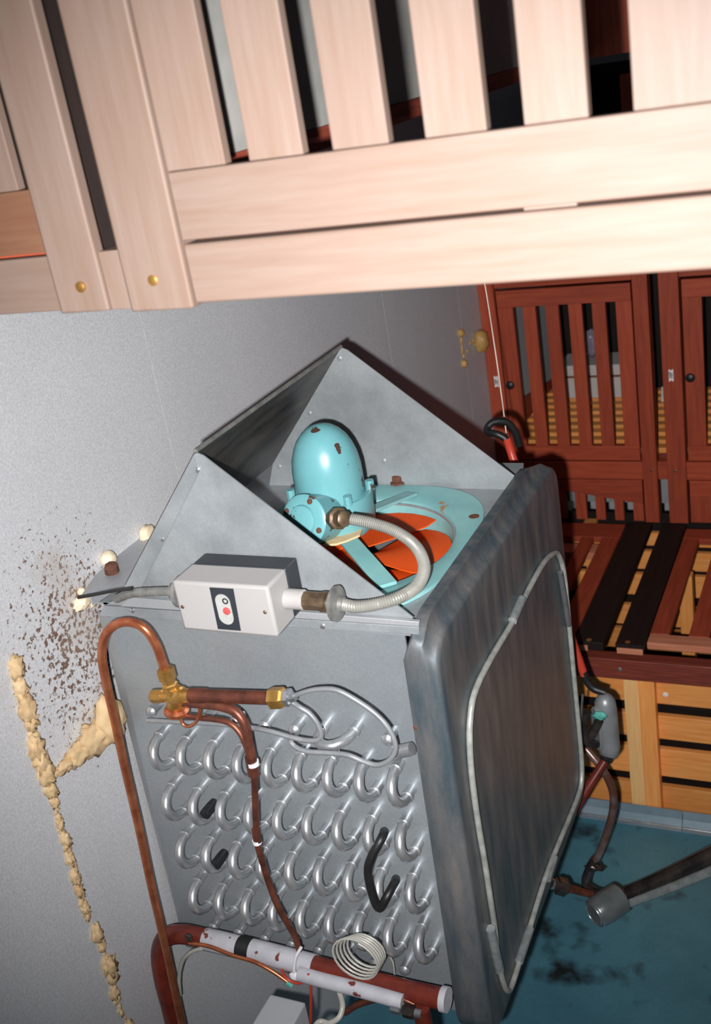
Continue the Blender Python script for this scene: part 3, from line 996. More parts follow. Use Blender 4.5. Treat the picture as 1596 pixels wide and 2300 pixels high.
# tube loop clipped to the pan face
LX = PX1 + 0.004
lp = [(1243, 1243), (1222, 1262), (1190, 1318), (1150, 1398), (1110, 1465), (1078, 1525), (1062, 1568), (1056, 1610), (1054, 1660), (1059, 1740), (1072, 1840), (1088, 1935), (1101, 2020), (1110, 2080), (1116, 2140), (1128, 2200), (1140, 2226), (1152, 2205), (1172, 2140), (1196, 2062), (1215, 2000), (1234, 1945), (1256, 1890)]
lpts = [at(u, vv, x=LX) for u, vv in lp]
ly1 = PY1 - 0.035
lpts += [W(LX, ly1 - .06, -1.566), W(LX, ly1 - .015, -1.55), W(LX, ly1, -1.49), W(LX, ly1, -1.3), W(LX, ly1, -1.1), W(LX, ly1 - .005, -1.03), W(LX, ly1 - .03, -0.985)]
tube('edge_tube', lpts, 0.0055, 'caulk', ev, 8, closed=True, n=4, label='cream tube looped round the pan face')
for a, b in (((1172, 1345), (1150, 1395)), ((1101, 2085), (1122, 2180)), ((1190, 2085), (1165, 2160)), ((1244, 1925), (1228, 1975))):
    pa, pb_ = at(*a, x=LX + .001), at(*b, x=LX + .001)
    tube('tape_sleeve', [pa, pb_], 0.0085, 'film', ev, 8)
tube('bare_tube', [at(1257, 1285, x=LX + .002), at(1265, 1330, x=LX + .002), at(1277, 1405, x=LX + .002)], 0.006, 'steel', ev, 8)

# ================================================================== bracket on the wall and foam
br = thing('wall_bracket', 'grey angle bracket on the wall at the unit\'s upper left corner', 'bracket', W(-1.21, 1.37, -0.79))
prism('bracket_flange', [at(183, 1336, z=-0.775), at(214, 1292, z=-0.775), at(312, 1206, z=-0.775), at(340, 1184, z=-0.775), at(345, 1215, z=-0.775), at(318, 1256, z=-0.775), at(285, 1318, z=-0.775)], -Z1 * 0.004, 'galv', br)
prism('bracket_fold', [at(200, 1336, z=-0.777), at(316, 1258, z=-0.777), at(316, 1258, z=-0.777) - Z1 * 0.02, at(200, 1336, z=-0.777) - Z1 * 0.02], Vector((0.003, 0, 0)), 'galv', br)
lathe('rusty_bolt', at(252, 1285, z=-0.774), Vector((0.3, -0.3, 1)), [(-0.004, 0.013), (0.006, 0.013), (0.016, 0.0115), (0.019, 0.006)], 'rust', br, 8)


def foam(c, rx, ry, rz, seed, label, m='foam', group=None, amp=0.3):
    o = obj('foam_lump', *blob_g(c, rx, ry, rz, seed, amp, 2.2), m, None, smooth=True)
    return tag(o, label, 'foam', 'foam lumps on the grey wall')


foam(at(243, 1254, x=XW + .01), 0.014, 0.016, 0.014, 1, 'round pale foam dab on the wall beside the rusty bracket bolt', 'foampale', amp=.12)
foam(at(183, 1329, x=XW + .006), 0.008, 0.008, 0.008, 2, 'tiny pale foam bead at the lower tip of the wall bracket', 'foampale', amp=.1)
foam(at(334, 1206, x=XW + .012), 0.012, 0.022, 0.024, 3, 'pale foam wedge between wall bracket and hood edge', 'foampale')
g = join(blob_g(at(185, 1352, x=XW + .008), 0.012, 0.022, 0.012, 4, .5, 3), blob_g(at(215, 1345, x=XW + .01), 0.010, 0.02, 0.008, 5, .5, 3))
tag(obj('foam_lump', *g, 'foampale', None, smooth=True), 'ragged pale foam smear under the wall bracket', 'foam', 'foam lumps on the grey wall')
g = join(blob_g(at(246, 1618, x=XW + .022), 0.024, 0.032, 0.044, 6, .35, 2.4), blob_g(at(210, 1658, x=XW + .012), 0.016, 0.036, 0.032, 7, .5, 3),
         blob_g(at(178, 1690, x=XW + .008), 0.012, 0.030, 0.02, 8, .6, 3), blob_g(at(150, 1715, x=XW + .006), 0.009, 0.024, 0.012, 9, .6, 3))
tag(obj('foam_lump', *g, 'foam', None, smooth=True), 'big yellow foam lump beside the copper pipe, tailing off along the wall', 'foam', 'foam lumps on the grey wall')
# bead along the panel joint
gs = []
random.seed(11)
jpts = [(36, 1500), (45, 1545), (58, 1590), (68, 1620), (80, 1680), (92, 1712), (104, 1740), (116, 1775), (122, 1800), (133, 1850), (146, 1885), (156, 1930), (168, 1970), (177, 2000), (190, 2040), (196, 2060), (216, 2095), (228, 2130), (244, 2168), (252, 2200), (256, 2230), (272, 2275), (290, 2310)]
for k, (u, vv) in enumerate(jpts):
    s_ = (0.017, 0.016, 0.018, 0.015, 0.020, 0.017, 0.018, 0.013, 0.010, 0.010, 0.012, 0.011, 0.012, 0.011, 0.010, 0.006, 0.016, 0.007, 0.018, 0.009, 0.012, 0.006, 0.013)[k]
    gs.append(blob_g(at(u, vv, x=XW + 0.002), s_ * 0.7, s_ * 0.8, s_ * 1.3, 20 + k, .7, 3.0, 3))
    if k + 1 < len(jpts):
        u2, v2 = jpts[k + 1]
        for q in range(5):
            t_ = (q + .5) / 5
            w_ = random.uniform(0.35, 0.95) * (s_ * .8)
            gs.append(blob_g(at(u + (u2 - u) * t_ + random.uniform(-5, 5), vv + (v2 - vv) * t_, x=XW + 0.001), w_ * .6, w_, w_ * 1.2, 60 + k * 5 + q, .7, 3, 2))
gs.append(blob_g(at(128, 1735, x=XW + .003), 0.006, 0.022, 0.006, 91, .5, 3, 2))
tag(obj('foam_bead', *join(*gs), 'foam', None, smooth=True), 'long lumpy yellow foam bead running down the wall joint at lower left', 'foam')
foam(at(1080, 766, x=XW + .02), 0.026, 0.03, 0.040, 12, 'large amber foam drop where grey wall meets the red-brown locker', 'amber', amp=.15)
for k, (u, vv, s_, lb) in enumerate(((1034, 748, 0.013, 'upper small amber foam bead on the wall beside the locker'), (1042, 817, 0.012, 'lowest small amber foam bead on the wall beside the locker'))):
    foam(at(u, vv, x=XW + .006), s_, s_, s_ * 1.1, 13 + k, lb, 'amber', amp=.1)
g = join(*[blob_g(at(u, vv, x=XW + .003), 0.004, 0.006, s_, 30 + i, .4, 3, 2) for i, (u, vv, s_) in enumerate(((1036, 765, 0.015), (1038, 785, 0.02), (1041, 800, 0.012), (1050, 788, 0.009), (1056, 772, 0.008), (1063, 765, 0.006)))])
tag(obj('foam_lump', *g, 'amber', None, smooth=True), 'thin broken amber foam trickle linking the small beads on the wall', 'foam', 'foam lumps on the grey wall')

# ================================================================== switch box on the hood
jb = thing('switch_box', 'white switch box with black back mounted on the side of the hood', 'switch box', W(-0.86, 1.22, -0.765))
bxl, bxr, bzt, bzb = -0.938, -0.775, -0.680, -0.764
box('back_case', bxl, bxr, 1.2305, YH0 - .0003, bzb + .001, bzt - .001, 'black', jb, 0.003, label='black back case')
cv = box('cover', bxl - .001, bxr + .001, 1.171, 1.230, bzb, bzt, 'white', jb, 0.005, label='white cover')
q = [at(u, vv, y=1.1695) for u, vv in ((470, 1320), (523, 1323), (540, 1417), (489, 1413))]
prism('black_plate', q, Y1 * 0.0012, 'black', cv)
cxm = sum((p.x for p in q)) / 4
czm = sum((p.z for p in q)) / 4
wi, hi_ = 0.0125, 0.0255
pts = []
for k in range(25):
    a = math.pi * k / 24
    pts.append(Vector((cxm - .001 + wi * math.cos(a), 1.1688, czm + hi_ - wi + wi * math.sin(a))))
for k in range(25):
    a = math.pi + math.pi * k / 24
    pts.append(Vector((cxm - .001 + wi * math.cos(a), 1.1688, czm - hi_ + wi + wi * math.sin(a))))
win = prism('button_window', pts, Y1 * 0.0008, 'lens', cv, label='milky button window')
lathe('red_button', Vector((cxm + .003, 1.169, czm - .002)), -Y1, [(0, 0.0062), (0.002, 0.006), (0.0028, 0.004)], 'redmark', cv, 16)
tube('dark_mark', [Vector((cxm + .004 + .004 * math.cos(a), 1.1686, czm + .0145 + .004 * math.sin(a))) for a in [k * math.pi / 4 for k in range(8)]], 0.0011, 'ink', cv, 6, closed=True, n=3)
for u, vv in ((410, 1363), (595, 1375)):
    screw('screw', at(u, vv, y=1.171), -Y1, 0.003, 'brownmetal', cv)
# glands
gp_ = at(668, 1346, y=1.215)
lathe('white_gland', Vector((bxr, gp_.y, gp_.z)), X1, [(0, 0.014), (0.002, 0.0155), (0.03, 0.0155), (0.032, 0.013)], 'white', jb, 24)
lathe('brown_nut', Vector((bxr + .032, gp_.y, gp_.z - .001)), X1, [(0, 0.0145), (0.026, 0.0145), (0.028, 0.016), (0.036, 0.016), (0.037, 0.010)], 'brownmetal', jb, 8)
lathe('locking_disc', Vector((bxr + .069, gp_.y, gp_.z - .003)), X1, [(0, 0.009), (0.008, 0.011), (0.010, 0.026), (0.016, 0.027), (0.020, 0.012), (0.026, 0.011)], 'oldmetal', jb, 24)
gl_ = at(390, 1328, y=1.215)
lathe('brown_stub', Vector((bxl, gl_.y, gl_.z)), -X1, [(0, 0.008), (0.02, 0.008)], 'brownmetal', jb, 14)
lathe('locking_disc', Vector((bxl - .018, gl_.y, gl_.z)), -X1, [(0, 0.01), (0.002, 0.024), (0.008, 0.025), (0.012, 0.013), (0.024, 0.011)], 'oldmetal', jb, 20)
cb = tube('cable', [Vector((bxl - .04, gl_.y, gl_.z)), at(320, 1330, y=1.225), at(290, 1334, y=1.235), at(262, 1345, y=1.25)], 0.0075, 'oldmetal', None, 10)
tag(cb, 'grey cable entering the switch box from the left', 'cable')
cb2 = tube('cable', [at(296, 1322, y=1.225), at(250, 1328, y=1.235), at(210, 1336, y=1.245), at(176, 1342, y=1.25)], 0.003, 'cable', None, 8)
tag(cb2, 'thin black cable running from the wall bracket toward the switch box', 'cable')

# flexible conduit from the switch box to the motor, ribbed
gm = at(762, 1166, y=1.395)
cpath = [Vector((bxr + .09, gp_.y, gp_.z - .003)), at(800, 1363, y=1.212), at(850, 1356, y=1.222), at(900, 1340, y=1.245), at(936, 1316, y=1.285), at(952, 1282, y=1.325), at(946, 1248, y=1.36), at(922, 1216, y=1.385), at(880, 1190, y=1.395), at(830, 1174, y=1.395), at(788, 1166, y=1.395)]
pp = cr(cpath, 40)
cum = [0]
for i in range(1, len(pp)):
    cum.append(cum[-1] + (pp[i] - pp[i - 1]).length)
N_ = 420
path = []
rr = []
j = 0
for k in range(N_):
    s_ = cum[-1] * k / (N_ - 1)
    while j < len(cum) - 2 and cum[j + 1] < s_:
        j += 1
    t_ = (s_ - cum[j]) / max(cum[j + 1] - cum[j], 1e-9)
    path.append(pp[j].lerp(pp[j + 1], t_))
    rr.append(0.0092 + 0.0006 * math.sin(k * math.pi / 2))
cdo = thing('flexible_conduit', 'ribbed grey flexible conduit looping from the switch box to the motor', 'conduit', Vector((-0.7, 1.3, H - 0.78)))
tube('conduit_hose', path, 0.0092, 'conduit', cdo, 10, smooth_path=False, rad=rr)
dgl = (at(788, 1166, y=1.395) - at(745, 1164, y=1.43)).normalized()
lathe('gland_nut', at(745, 1164, y=1.43), dgl, [(0, 0.013), (0.012, 0.015), (0.014, 0.019), (0.026, 0.019), (0.028, 0.014), (0.045, 0.0135), (0.047, 0.010)], 'brownmetal', cdo, 8)

# ================================================================== expansion valve and copper lines in front of the coil panel
YV = 1.205
xv = thing('expansion_valve', 'brass expansion valve with copper stem in front of the coil panel', 'valve', at(395, 1590, y=YV))


def seg(name, a, b, prof, m, y=YV, root=None, n=18, y2=None):
    pa, pb_ = at(*a, y=y), at(*b, y=y2 or y)
    L_ = (pb_ - pa).length
    return lathe(name, pa, (pb_ - pa), [(t * L_, r) for t, r in prof], m, root or xv, n)


seg('inlet_nut', (370, 1500), (386, 1556), [(0, 0.010), (.05, 0.0145), (.45, 0.0145), (.5, 0.011), (.6, 0.011), (.65, 0.0135), (.95, 0.0135), (1, 0.010)], 'brass', n=6)
seg('valve_body', (383, 1563), (432, 1562), [(0, 0.012), (.08, 0.0155), (.55, 0.0155), (.6, 0.012), (1, 0.012)], 'brass', n=16)
seg('valve_body', (391, 1545), (394, 1592), [(0, 0.012), (.2, 0.0145), (.8, 0.0145), (1, 0.012)], 'brass', n=16)
seg('adjuster_cap', (386, 1563), (336, 1564), [(0, 0.009), (.35, 0.009), (.38, 0.0115), (.85, 0.0115), (.9, 0.009), (1, 0.004)], 'brass', n=8)
seg('power_head', (396, 1588), (398, 1607), [(0, 0.016), (.25, 0.021), (.6, 0.021), (.9, 0.014), (1, 0.006)], 'copper', n=24)
seg('outlet_stem', (428, 1562), (614, 1568), [(0, 0.0125), (.18, 0.0125), (.2, 0.0112), (1, 0.0112)], 'copper_dull', n=18)
seg('cap_nut', (606, 1568), (640, 1567), [(0, 0.013), (.1, 0.0175), (.8, 0.0175), (.9, 0.016), (1, 0.013)], 'brass', n=6)
seg('distributor_nut', (638, 1567), (664, 1566), [(0, 0.011), (.2, 0.0145), (.55, 0.0145), (.6, 0.009), (1, 0.006)], 'steel', n=6)
tube('sensing_loop', [at(404, 1606, y=YV - .004), at(410, 1626, y=YV - .006), at(424, 1632, y=YV - .006), at(440, 1622, y=YV - .006), at(448, 1600, y=YV - .006), at(444, 1584, y=YV - .006), at(430, 1580, y=YV - .006)], 0.0026, 'copper', xv, 8)

lq = tube('copper_pipe', [at(u, vv, y=y_) for u, vv, y_ in ((418, 2340, 1.165), (396, 2240, 1.17), (368, 2110, 1.18), (340, 1990, 1.19), (310, 1850, 1.2), (280, 1722, 1.2), (256, 1610, 1.2), (238, 1530, 1.2), (229, 1475, 1.2), (235, 1430, 1.2), (258, 1404, 1.2), (290, 1397, 1.2), (325, 1412, 1.2), (350, 1448, 1.203), (364, 1485, 1.205), (371, 1506, 1.205))], 0.0078, 'copper', None, 14, n=8)
tag(lq, 'bright copper pipe bent over in a hook at the unit\'s left edge', 'pipe')
sp = thing('equaliser_pipe', 'dark copper pipe dropping from the brass valve across the tube bends', 'pipe', at(672, 2125, y=1.2))
tube('pipe_run', [at(u, vv, y=y_) for u, vv, y_ in ((412, 1577, 1.205), (445, 1580, 1.203), (495, 1586, 1.2), (530, 1600, 1.198), (550, 1630, 1.196), (558, 1670, 1.195), (566, 1712, 1.195))], 0.0082, 'copper_dull', sp, 12)
tube('pipe_run', [at(u, vv, y=y_) for u, vv, y_ in ((566, 1705, 1.195), (571, 1750, 1.195), (574, 1830, 1.195), (577, 1888, 1.195), (586, 1925, 1.195), (606, 1990, 1.2), (626, 2040, 1.2), (648, 2078, 1.205), (664, 2108, 1.21), (672, 2135, 1.21))], 0.0058, 'copper_dull', sp, 12)
tube('pipe_run', [at(u, vv, y=y_) for u, vv, y_ in ((406, 1607, 1.205), (450, 1612, 1.205), (505, 1620, 1.2), (534, 1640, 1.198), (552, 1675, 1.195), (560, 1705, 1.195))], 0.005, 'copper_dull', sp, 10)
tube('solder_joint', [at(562, 1698, y=1.195), at(570, 1740, y=1.195)], 0.0098, 'copper_dull', sp, 12)
tube('solder_joint', [at(574, 1862, y=1.195), at(578, 1892, y=1.195)], 0.0072, 'copper_dull', sp, 12)
tube('tie', [at(576, 1886, y=1.195), at(578, 1894, y=1.195)], 0.0078, 'tie', sp, 12)
tube('tie', [at(567, 1710, y=1.195), at(569, 1718, y=1.195)], 0.0102, 'tie', sp, 12)

c1_ = tube('capillary_wire', [at(u, vv, y=y_) for u, vv, y_ in ((656, 1576, 1.205), (672, 1588, 1.2), (694, 1602, 1.2), (712, 1624, 1.2), (721, 1648, 1.2), (712, 1662, 1.2), (688, 1663, 1.2), (650, 1655, 1.2), (605, 1642, 1.2), (560, 1634, 1.21), (480, 1625, 1.225), (400, 1622, 1.24), (331, 1618, 1.25))], 0.0042, 'wire', None, 8)
tag(c1_, 'short grey capillary tube curling back left from the brass cap nut', 'capillary tube', 'grey capillary tubes')
c2_ = tube('capillary_wire', [at(u, vv, y=y_) for u, vv, y_ in ((660, 1563, 1.205), (685, 1554, 1.2), (715, 1548, 1.2), (755, 1550, 1.2), (800, 1573, 1.2), (845, 1605, 1.2), (875, 1640, 1.2), (888, 1678, 1.2), (876, 1705, 1.2), (848, 1718, 1.2), (815, 1710, 1.2), (780, 1696, 1.2), (735, 1691, 1.2), (690, 1688, 1.2), (664, 1678, 1.205), (652, 1664, 1.21), (660, 1656, 1.225))], 0.0042, 'wire', None, 8)
tag(c2_, 'long grey capillary tube making a wide loop right of the brass cap nut', 'capillary tube', 'grey capillary tubes')

# ================================================================== suction header and what hangs on it
sh = thing('suction_pipe', 'thick dark red pipe with white tape across the unit\'s lower edge', 'pipe', at(420, 2290, y=1.2))
hp = [at(u, vv, y=y_) for u, vv, y_ in ((405, 2360, 1.19), (385, 2270, 1.19), (366, 2195, 1.195), (360, 2140, 1.2), (373, 2106, 1.205), (408, 2098, 1.21), (450, 2106, 1.21), (520, 2122, 1.21), (600, 2142, 1.21), (700, 2168, 1.21), (800, 2195, 1.21), (900, 2222, 1.21), (1000, 2245, 1.21))]
tube('pipe_run', hp, 0.0185, 'redpipe', sh, 20, n=6)
for ab in (((462, 2109), (500, 2117.5), (542, 2128)), ((566, 2133.5), (600, 2142), (650, 2155), (706, 2169.5))):
    tube('tape_wrap', [at(*q_, y=1.21) for q_ in ab], 0.0203, 'whitetape', sh, 20, label='torn white tape wrap')
tube('clamp_band', [at(538, 2127, y=1.21), at(566, 2133.5, y=1.21)], 0.0207, 'cable', sh, 20)
tube('end_ring', [at(992, 2243, y=1.21), at(1006, 2246, y=1.21)], 0.0215, 'whitetape', sh, 20)
for u, vv in ((424, 2106),):
    obj('solder_bead', *blob_g(at(u, vv, y=1.188), 0.008, 0.005, 0.009, 3, .3), 'darksteel', sh, smooth=True)
wp = tube('white_pipe', [at(u, vv, y=1.188) for u, vv in ((672, 2186), (720, 2200), (820, 2226), (905, 2250))], 0.0135, 'whitetape', None, 16)
tag(wp, 'white taped pipe slung just under the dark red pipe', 'pipe')
cw = tube('copper_wire', [at(u, vv, y=1.186) for u, vv in ((425, 2118), (470, 2126), (520, 2145), (570, 2160), (612, 2182), (648, 2207))], 0.0038, 'copper', None, 8)
tag(cw, 'thin copper line sagging under the taped red pipe', 'pipe')
tube('verdigris_tip', [at(644, 2205, y=1.186), at(656, 2214, y=1.186)], 0.0052, 'verdigris', cw, 8)
rw = tube('red_wire', [at(u, vv, y=1.183) for u, vv in ((632, 2178), (640, 2194), (655, 2205), (672, 2208), (688, 2200), (693, 2188), (697, 2210), (698, 2250), (697, 2296)) ], 0.0028, 'redhose', None, 8)
tag(rw, 'thin dark red wire looping round the white cable tie', 'wire')
ct = thing('cable_tie', 'bright white cable tie knotted under the red pipe', 'cable tie', at(668, 2205, y=1.185))
obj('tie_knot', *blob_g(at(668, 2194, y=1.182), 0.017, 0.006, 0.009, 5, .2), 'tie', ct, smooth=True)
tube('tie_strap', [at(676, 2128, y=1.19), at(664, 2150, y=1.184), at(660, 2175, y=1.182), at(663, 2190, y=1.183)], 0.003, 'tie', ct, 8)
wc = tube('white_cable', [at(u, vv, y=1.19) for u, vv in ((452, 2130), (430, 2138), (412, 2155), (404, 2180), (402, 2205), (404, 2235))], 0.004, 'nylon', None, 8)
tag(wc, 'short pale cable curving down from the left end of the red pipe', 'cable')

# coil of nylon tubing
nc = []
cc = at(797, 2150, y=1.165)
turns = 5.3
for k in range(int(turns * 22) + 1):
    t_ = k / 22
    a = -2 * math.pi * t_ + 1.2
    y_ = -0.006 + 0.0062 * t_
    rad_ = 0.0435 - 0.0019 * t_
    nc.append(cc + Vector((math.cos(a) * rad_ * 0.98 + 0.0018 * t_, y_, math.sin(a) * rad_ - 0.0012 * t_)))
nc += [at(860, 2118, y=1.255), at(882, 2160, y=1.26), at(886, 2190, y=1.265)]
nt = tube('tubing_coil', nc, 0.0021, 'nylon', None, 6, smooth_path=False)
tag(nt, 'spiral coil of thin cream nylon tubing on the red pipe', 'tubing')

# thermostat box at the bottom edge
tb = thing('sensor_box', 'small pale grey box with a cream cable at the bottom edge', 'box', at(630, 2320, y=1.13))
t0 = at(606, 2232, y=1.175)
t1 = at(686, 2250, y=1.175)
zz_ = (t0.z + t1.z) / 2 - H
box('box_body', t0.x, t1.x, 1.085, 1.175, zz_ - 0.075, zz_, 'greybox', tb, 0.004)
lathe('cable_gland', Vector((t1.x, 1.13, zz_ - 0.03 + H)), X1, [(0, 0.010), (0.01, 0.010), (0.012, 0.008), (0.024, 0.008)], 'steel', tb, 12)
cc_ = tube('cream_cable', [Vector((t1.x + .024, 1.13, zz_ - 0.03 + H)), at(715, 2296, y=1.14), at(740, 2298, y=1.15), at(761, 2285, y=1.165), at(769, 2260, y=1.18), at(764, 2235, y=1.195), at(757, 2216, y=1.205)], 0.0052, 'nylon', None, 10)
tag(cc_, 'cream cable looping from the small grey box up to the red pipe', 'cable')
cp3 = tube('copper_elbow', [at(u, vv, y=y_) for u, vv, y_ in ((775, 2274, 1.2), (800, 2258, 1.2), (835, 2246, 1.2), (870, 2240, 1.2), (905, 2244, 1.195), (930, 2256, 1.195))], 0.006, 'copper_dull', None, 10)
tag(cp3, 'dull copper branch pipe under the right end of the red pipe', 'pipe')
fn = thing('pipe_fitting', 'shiny chrome fittings on the pipe below the pan\'s lower corner', 'fitting', at(910, 2280, y=1.17))
lathe('nut', at(878, 2260, y=1.18), X1, [(0, 0.008), (0.002, 0.011), (0.018, 0.011), (0.02, 0.008)], 'steel', fn, 6)
lathe('nut', at(905, 2268, y=1.18), X1, [(0, 0.007), (0.002, 0.012), (0.02, 0.012), (0.022, 0.007)], 'darksteel', fn, 6)
lathe('nut', at(905, 2268, y=1.18) + X1 * .022, X1, [(0, 0.008), (0.012, 0.008)], 'steel', fn, 12)
lathe('riser', at(945, 2262, y=1.19), -Z1, [(0, 0.015), (0.08, 0.015)], 'redpipe', fn, 14)

# ================================================================== behind the pan, right side
st = tube('string', [at(1080, 600, y=2.5), at(1092, 660, y=2.48), at(1112, 790, y=2.42), at(1126, 890, y=2.36), at(1138, 986, y=2.3)], 0.0016, 'thread', None, 6)
tag(st, 'pale string hanging in front of the locker\'s left post', 'string')
hs = thing('red_hose', 'red hose running behind the pan, from the string down to the grey fitting', 'hose', at(1310, 1515, y=2.14))
tube('hose_run', [at(1137, 984, y=2.2), at(1147, 1015, y=2.2), at(1160, 1056, y=2.19), at(1190, 1150, y=2.18), at(1225, 1260, y=2.17), at(1262, 1370, y=2.15), at(1285, 1440, y=2.14), at(1303, 1492, y=2.14), at(1311, 1516, y=2.14)], 0.0098, 'redhose', hs, 12)
tube('black_lead', [at(1309, 1508, y=2.14), at(1318, 1530, y=2.14), at(1332, 1546, y=2.14), at(1350, 1553, y=2.14), at(1358, 1556, y=2.14)], 0.0095, 'cable', hs, 12)
tube('black_lead', [at(1139, 990, y=2.2), at(1128, 981, y=2.2), at(1112, 974, y=2.2), at(1098, 972, y=2.21), at(1094, 962, y=2.22), at(1104, 950, y=2.23), at(1122, 946, y=2.24), at(1140, 950, y=2.25), at(1156, 970, y=2.26), at(1166, 1000, y=2.27)], 0.0085, 'cable', hs, 10)

cf = thing('conduit_fitting', 'grey oval cast-metal conduit fitting hanging at the right of the pan', 'fitting', at(1365, 1710, y=2.13))
pc, pd = at(1358, 1575, y=2.135), at(1368, 1690, y=2.135)
prof = [(0, 0.010), (0.006, 0.020), (0.02, 0.0265), (0.045, 0.0275)]
L_ = (pd - pc).length + 0.04
axc = (pd - pc).normalized()
v, f = lathe_g(pc - axc * 0.02, axc, [(0, 0.008), (0.008, 0.018), (0.02, 0.0245), (0.04, 0.0265), (L_ - .04, 0.0265), (L_ - .02, 0.0235), (L_ - .006, 0.015), (L_, 0.008)], 20)
bd_ = obj('fitting_body', v, f, 'castgrey', cf, smooth=True)
# flat oval cover on its left side
nrm = Vector((-0.72, -0.65, 0.2)).normalized()
side = axc.cross(nrm).normalized()
cm = (pc + pd) / 2 + nrm * 0.0235
pts = []
for k in range(24):
    a = 2 * math.pi * k / 24
    e_ = abs(math.cos(a)) ** 0.7 * math.copysign(1, math.cos(a)), abs(math.sin(a)) ** 0.7 * math.copysign(1, math.sin(a))
    pts.append(cm + axc * e_[0] * 0.060 + side * e_[1] * 0.0185)
prism('oval_cover', pts, nrm * 0.008, 'castgrey', cf, 0.001)
lathe('cover_screw', cm + nrm * .008 + axc * 0.018, nrm, [(0, 0.005), (0.002, 0.005), (0.003, 0.002)], 'brass', cf, 10)
obj('verdigris_crust', *blob_g(at(1345, 1608, y=2.10), 0.016, 0.008, 0.011, 8, .5), 'verdigris', cf, smooth=True)
tube('black_stub', [at(1345, 1618, y=2.10), at(1334, 1642, y=2.10), at(1322, 1660, y=2.10)], 0.011, 'darksteel', cf, 12)
tube('black_stub', [at(1318, 1600, y=2.06), at(1312, 1640, y=2.06), at(1318, 1668, y=2.06), at(1340, 1672, y=2.08)], 0.009, 'darksteel', cf, 12)
lathe('gland', at(1362, 1695, y=2.12), axc, [(0, 0.010), (0.004, 0.016), (0.016, 0.016), (0.02, 0.010)], 'darksteel', cf, 10)

dp = thing('drain_pipe', 'dark red pipe slanting down from the grey fitting behind the pan', 'pipe', at(1262, 1850, y=2.02))
tube('pipe_run', [at(1364, 1700, y=2.12), at(1345, 1730, y=2.10), at(1316, 1775, y=2.07), at(1286, 1825, y=2.04), at(1262, 1862, y=2.0), at(1250, 1880, y=1.985)], 0.0115, 'redpipe', dp, 12)
tube('plastic_sleeve', [at(1278, 1838, y=2.03), at(1264, 1875, y=2.0), at(1250, 1915, y=1.985)], 0.0135, 'film', dp, 12)

bp_ = thing('trap_pipe', 'shiny brown pipe bowed like an elbow at the right of the pan', 'pipe', at(1325, 1985, y=2.18))
tube('pipe_run', [at(u, vv, y=y_) for u, vv, y_ in ((1302, 1668, 2.2), (1322, 1690, 2.19), (1348, 1722, 2.18), (1368, 1756, 2.18), (1377, 1790, 2.18), (1374, 1830, 2.18), (1362, 1872, 2.18), (1346, 1915, 2.18), (1330, 1945, 2.18))], 0.0098, 'rustpipe', bp_, 14)
tube('dark_joint', [at(1336, 1930, y=2.18), at(1324, 1952, y=2.18), at(1316, 1975, y=2.18), at(1318, 1996, y=2.18)], 0.0125, 'darksteel', bp_, 12)
obj('mud_crust', *blob_g(at(1336, 1948, y=2.17), 0.022, 0.008, 0.010, 9, .6), 'darksteel', bp_, smooth=True)

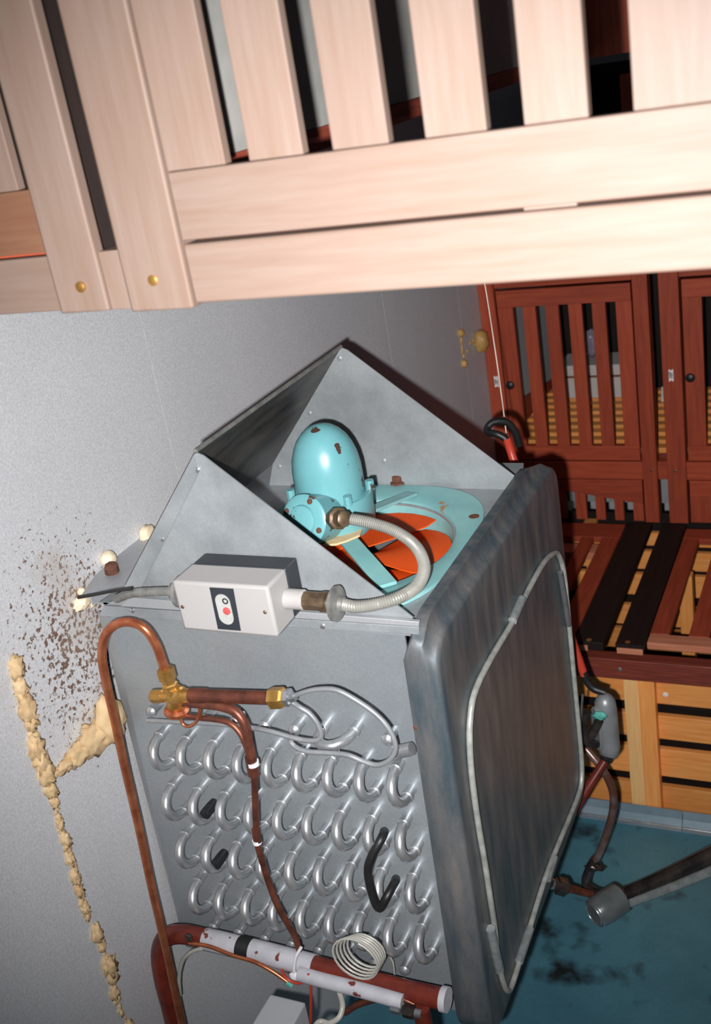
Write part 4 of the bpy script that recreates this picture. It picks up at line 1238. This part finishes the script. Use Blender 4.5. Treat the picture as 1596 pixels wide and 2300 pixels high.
vf = thing('drain_cup', 'round steel drain cup with nut joined to the pan\'s lower rear edge', 'drain fitting', at(1355, 2085, y=2.0))
va, vb = at(1238, 1985, y=2.0), at(1330, 2010, y=2.05)
dvv = (vb - va).normalized()
L_ = (vb - va).length
lathe('pipe_nipple', va, dvv, [(0, 0.011), (L_, 0.009)], 'copper_dull', vf, 14)
lathe('union_nut', va + dvv * 0.004, dvv, [(0, 0.012), (0.003, 0.017), (0.010, 0.017), (0.012, 0.0225), (0.030, 0.0225), (0.034, 0.0235), (0.038, 0.0215), (0.040, 0.013)], 'darksteel', vf, 6)
lathe('steel_collar', va - dvv * 0.004, dvv, [(0, 0.014), (0.008, 0.014)], 'steel', vf, 16)
ca_, cb_ = at(1394, 2015, y=2.06), at(1333, 2054, y=1.99)
dcc = (cb_ - ca_).normalized()
LC = (cb_ - ca_).length
cupm = mat('cup_steel', (0.34, 0.37, 0.37), (0.22, 0.25, 0.25), 14, 0.25, 0.6)
MAT['cup'] = cupm
lathe('cup', ca_, dcc, [(0, 0.030), (0.006, 0.0385), (LC * .55, 0.0395), (LC * .8, 0.0375), (LC * .93, 0.0335), (LC * .95, 0.031), (LC, 0.030), (LC * 1.01, 0.0255), (LC * 1.0, 0.025)], 'cup', vf, 36)
u_c = dcc.orthogonal().normalized()
w_c = dcc.cross(u_c)
for k_, rr_ in ((1.005, 0.0275), (0.95, 0.0335)):
    tube('rim_highlight', [ca_ + dcc * LC * k_ + (u_c * math.cos(q_ * math.pi / 8) + w_c * math.sin(q_ * math.pi / 8)) * rr_ for q_ in range(16)], 0.002, 'steel', vf, 6, closed=True, n=2)  # bright steel rings added for the double highlight on the cup face
tube('lead_in', [at(1320, 1995, y=2.12), at(1336, 2005, y=2.1), at(1362, 2012, y=2.08), at(1388, 2016, y=2.07)], 0.013, 'darksteel', vf, 12)

tp_ = thing('outlet_pipe', 'dark wet pipe under clear plastic leading from the drain cup to the right edge', 'pipe', at(1500, 2000, y=2.1))
tube('pipe_run', [at(1388, 2018, y=2.08), at(1420, 2004, y=2.09), at(1500, 1968, y=2.11), at(1600, 1918, y=2.13), at(1700, 1866, y=2.15)], 0.019, 'darksteel', tp_, 16)
tube('grey_sleeve', [at(1405, 2030, y=2.07), at(1500, 1996, y=2.09), at(1600, 1955, y=2.11), at(1700, 1912, y=2.13)], 0.012, 'film', tp_, 14)
tube('end_band', [at(1394, 2016, y=2.08), at(1410, 2009, y=2.085)], 0.021, 'copper_dull', tp_, 14)
cl = tube('clip', [at(1302, 1640, y=2.02), at(1308, 1560, y=2.02)], 0.003, 'steel', None, 6)
tag(cl, 'tiny steel clip behind the rear edge of the pan', 'clip')
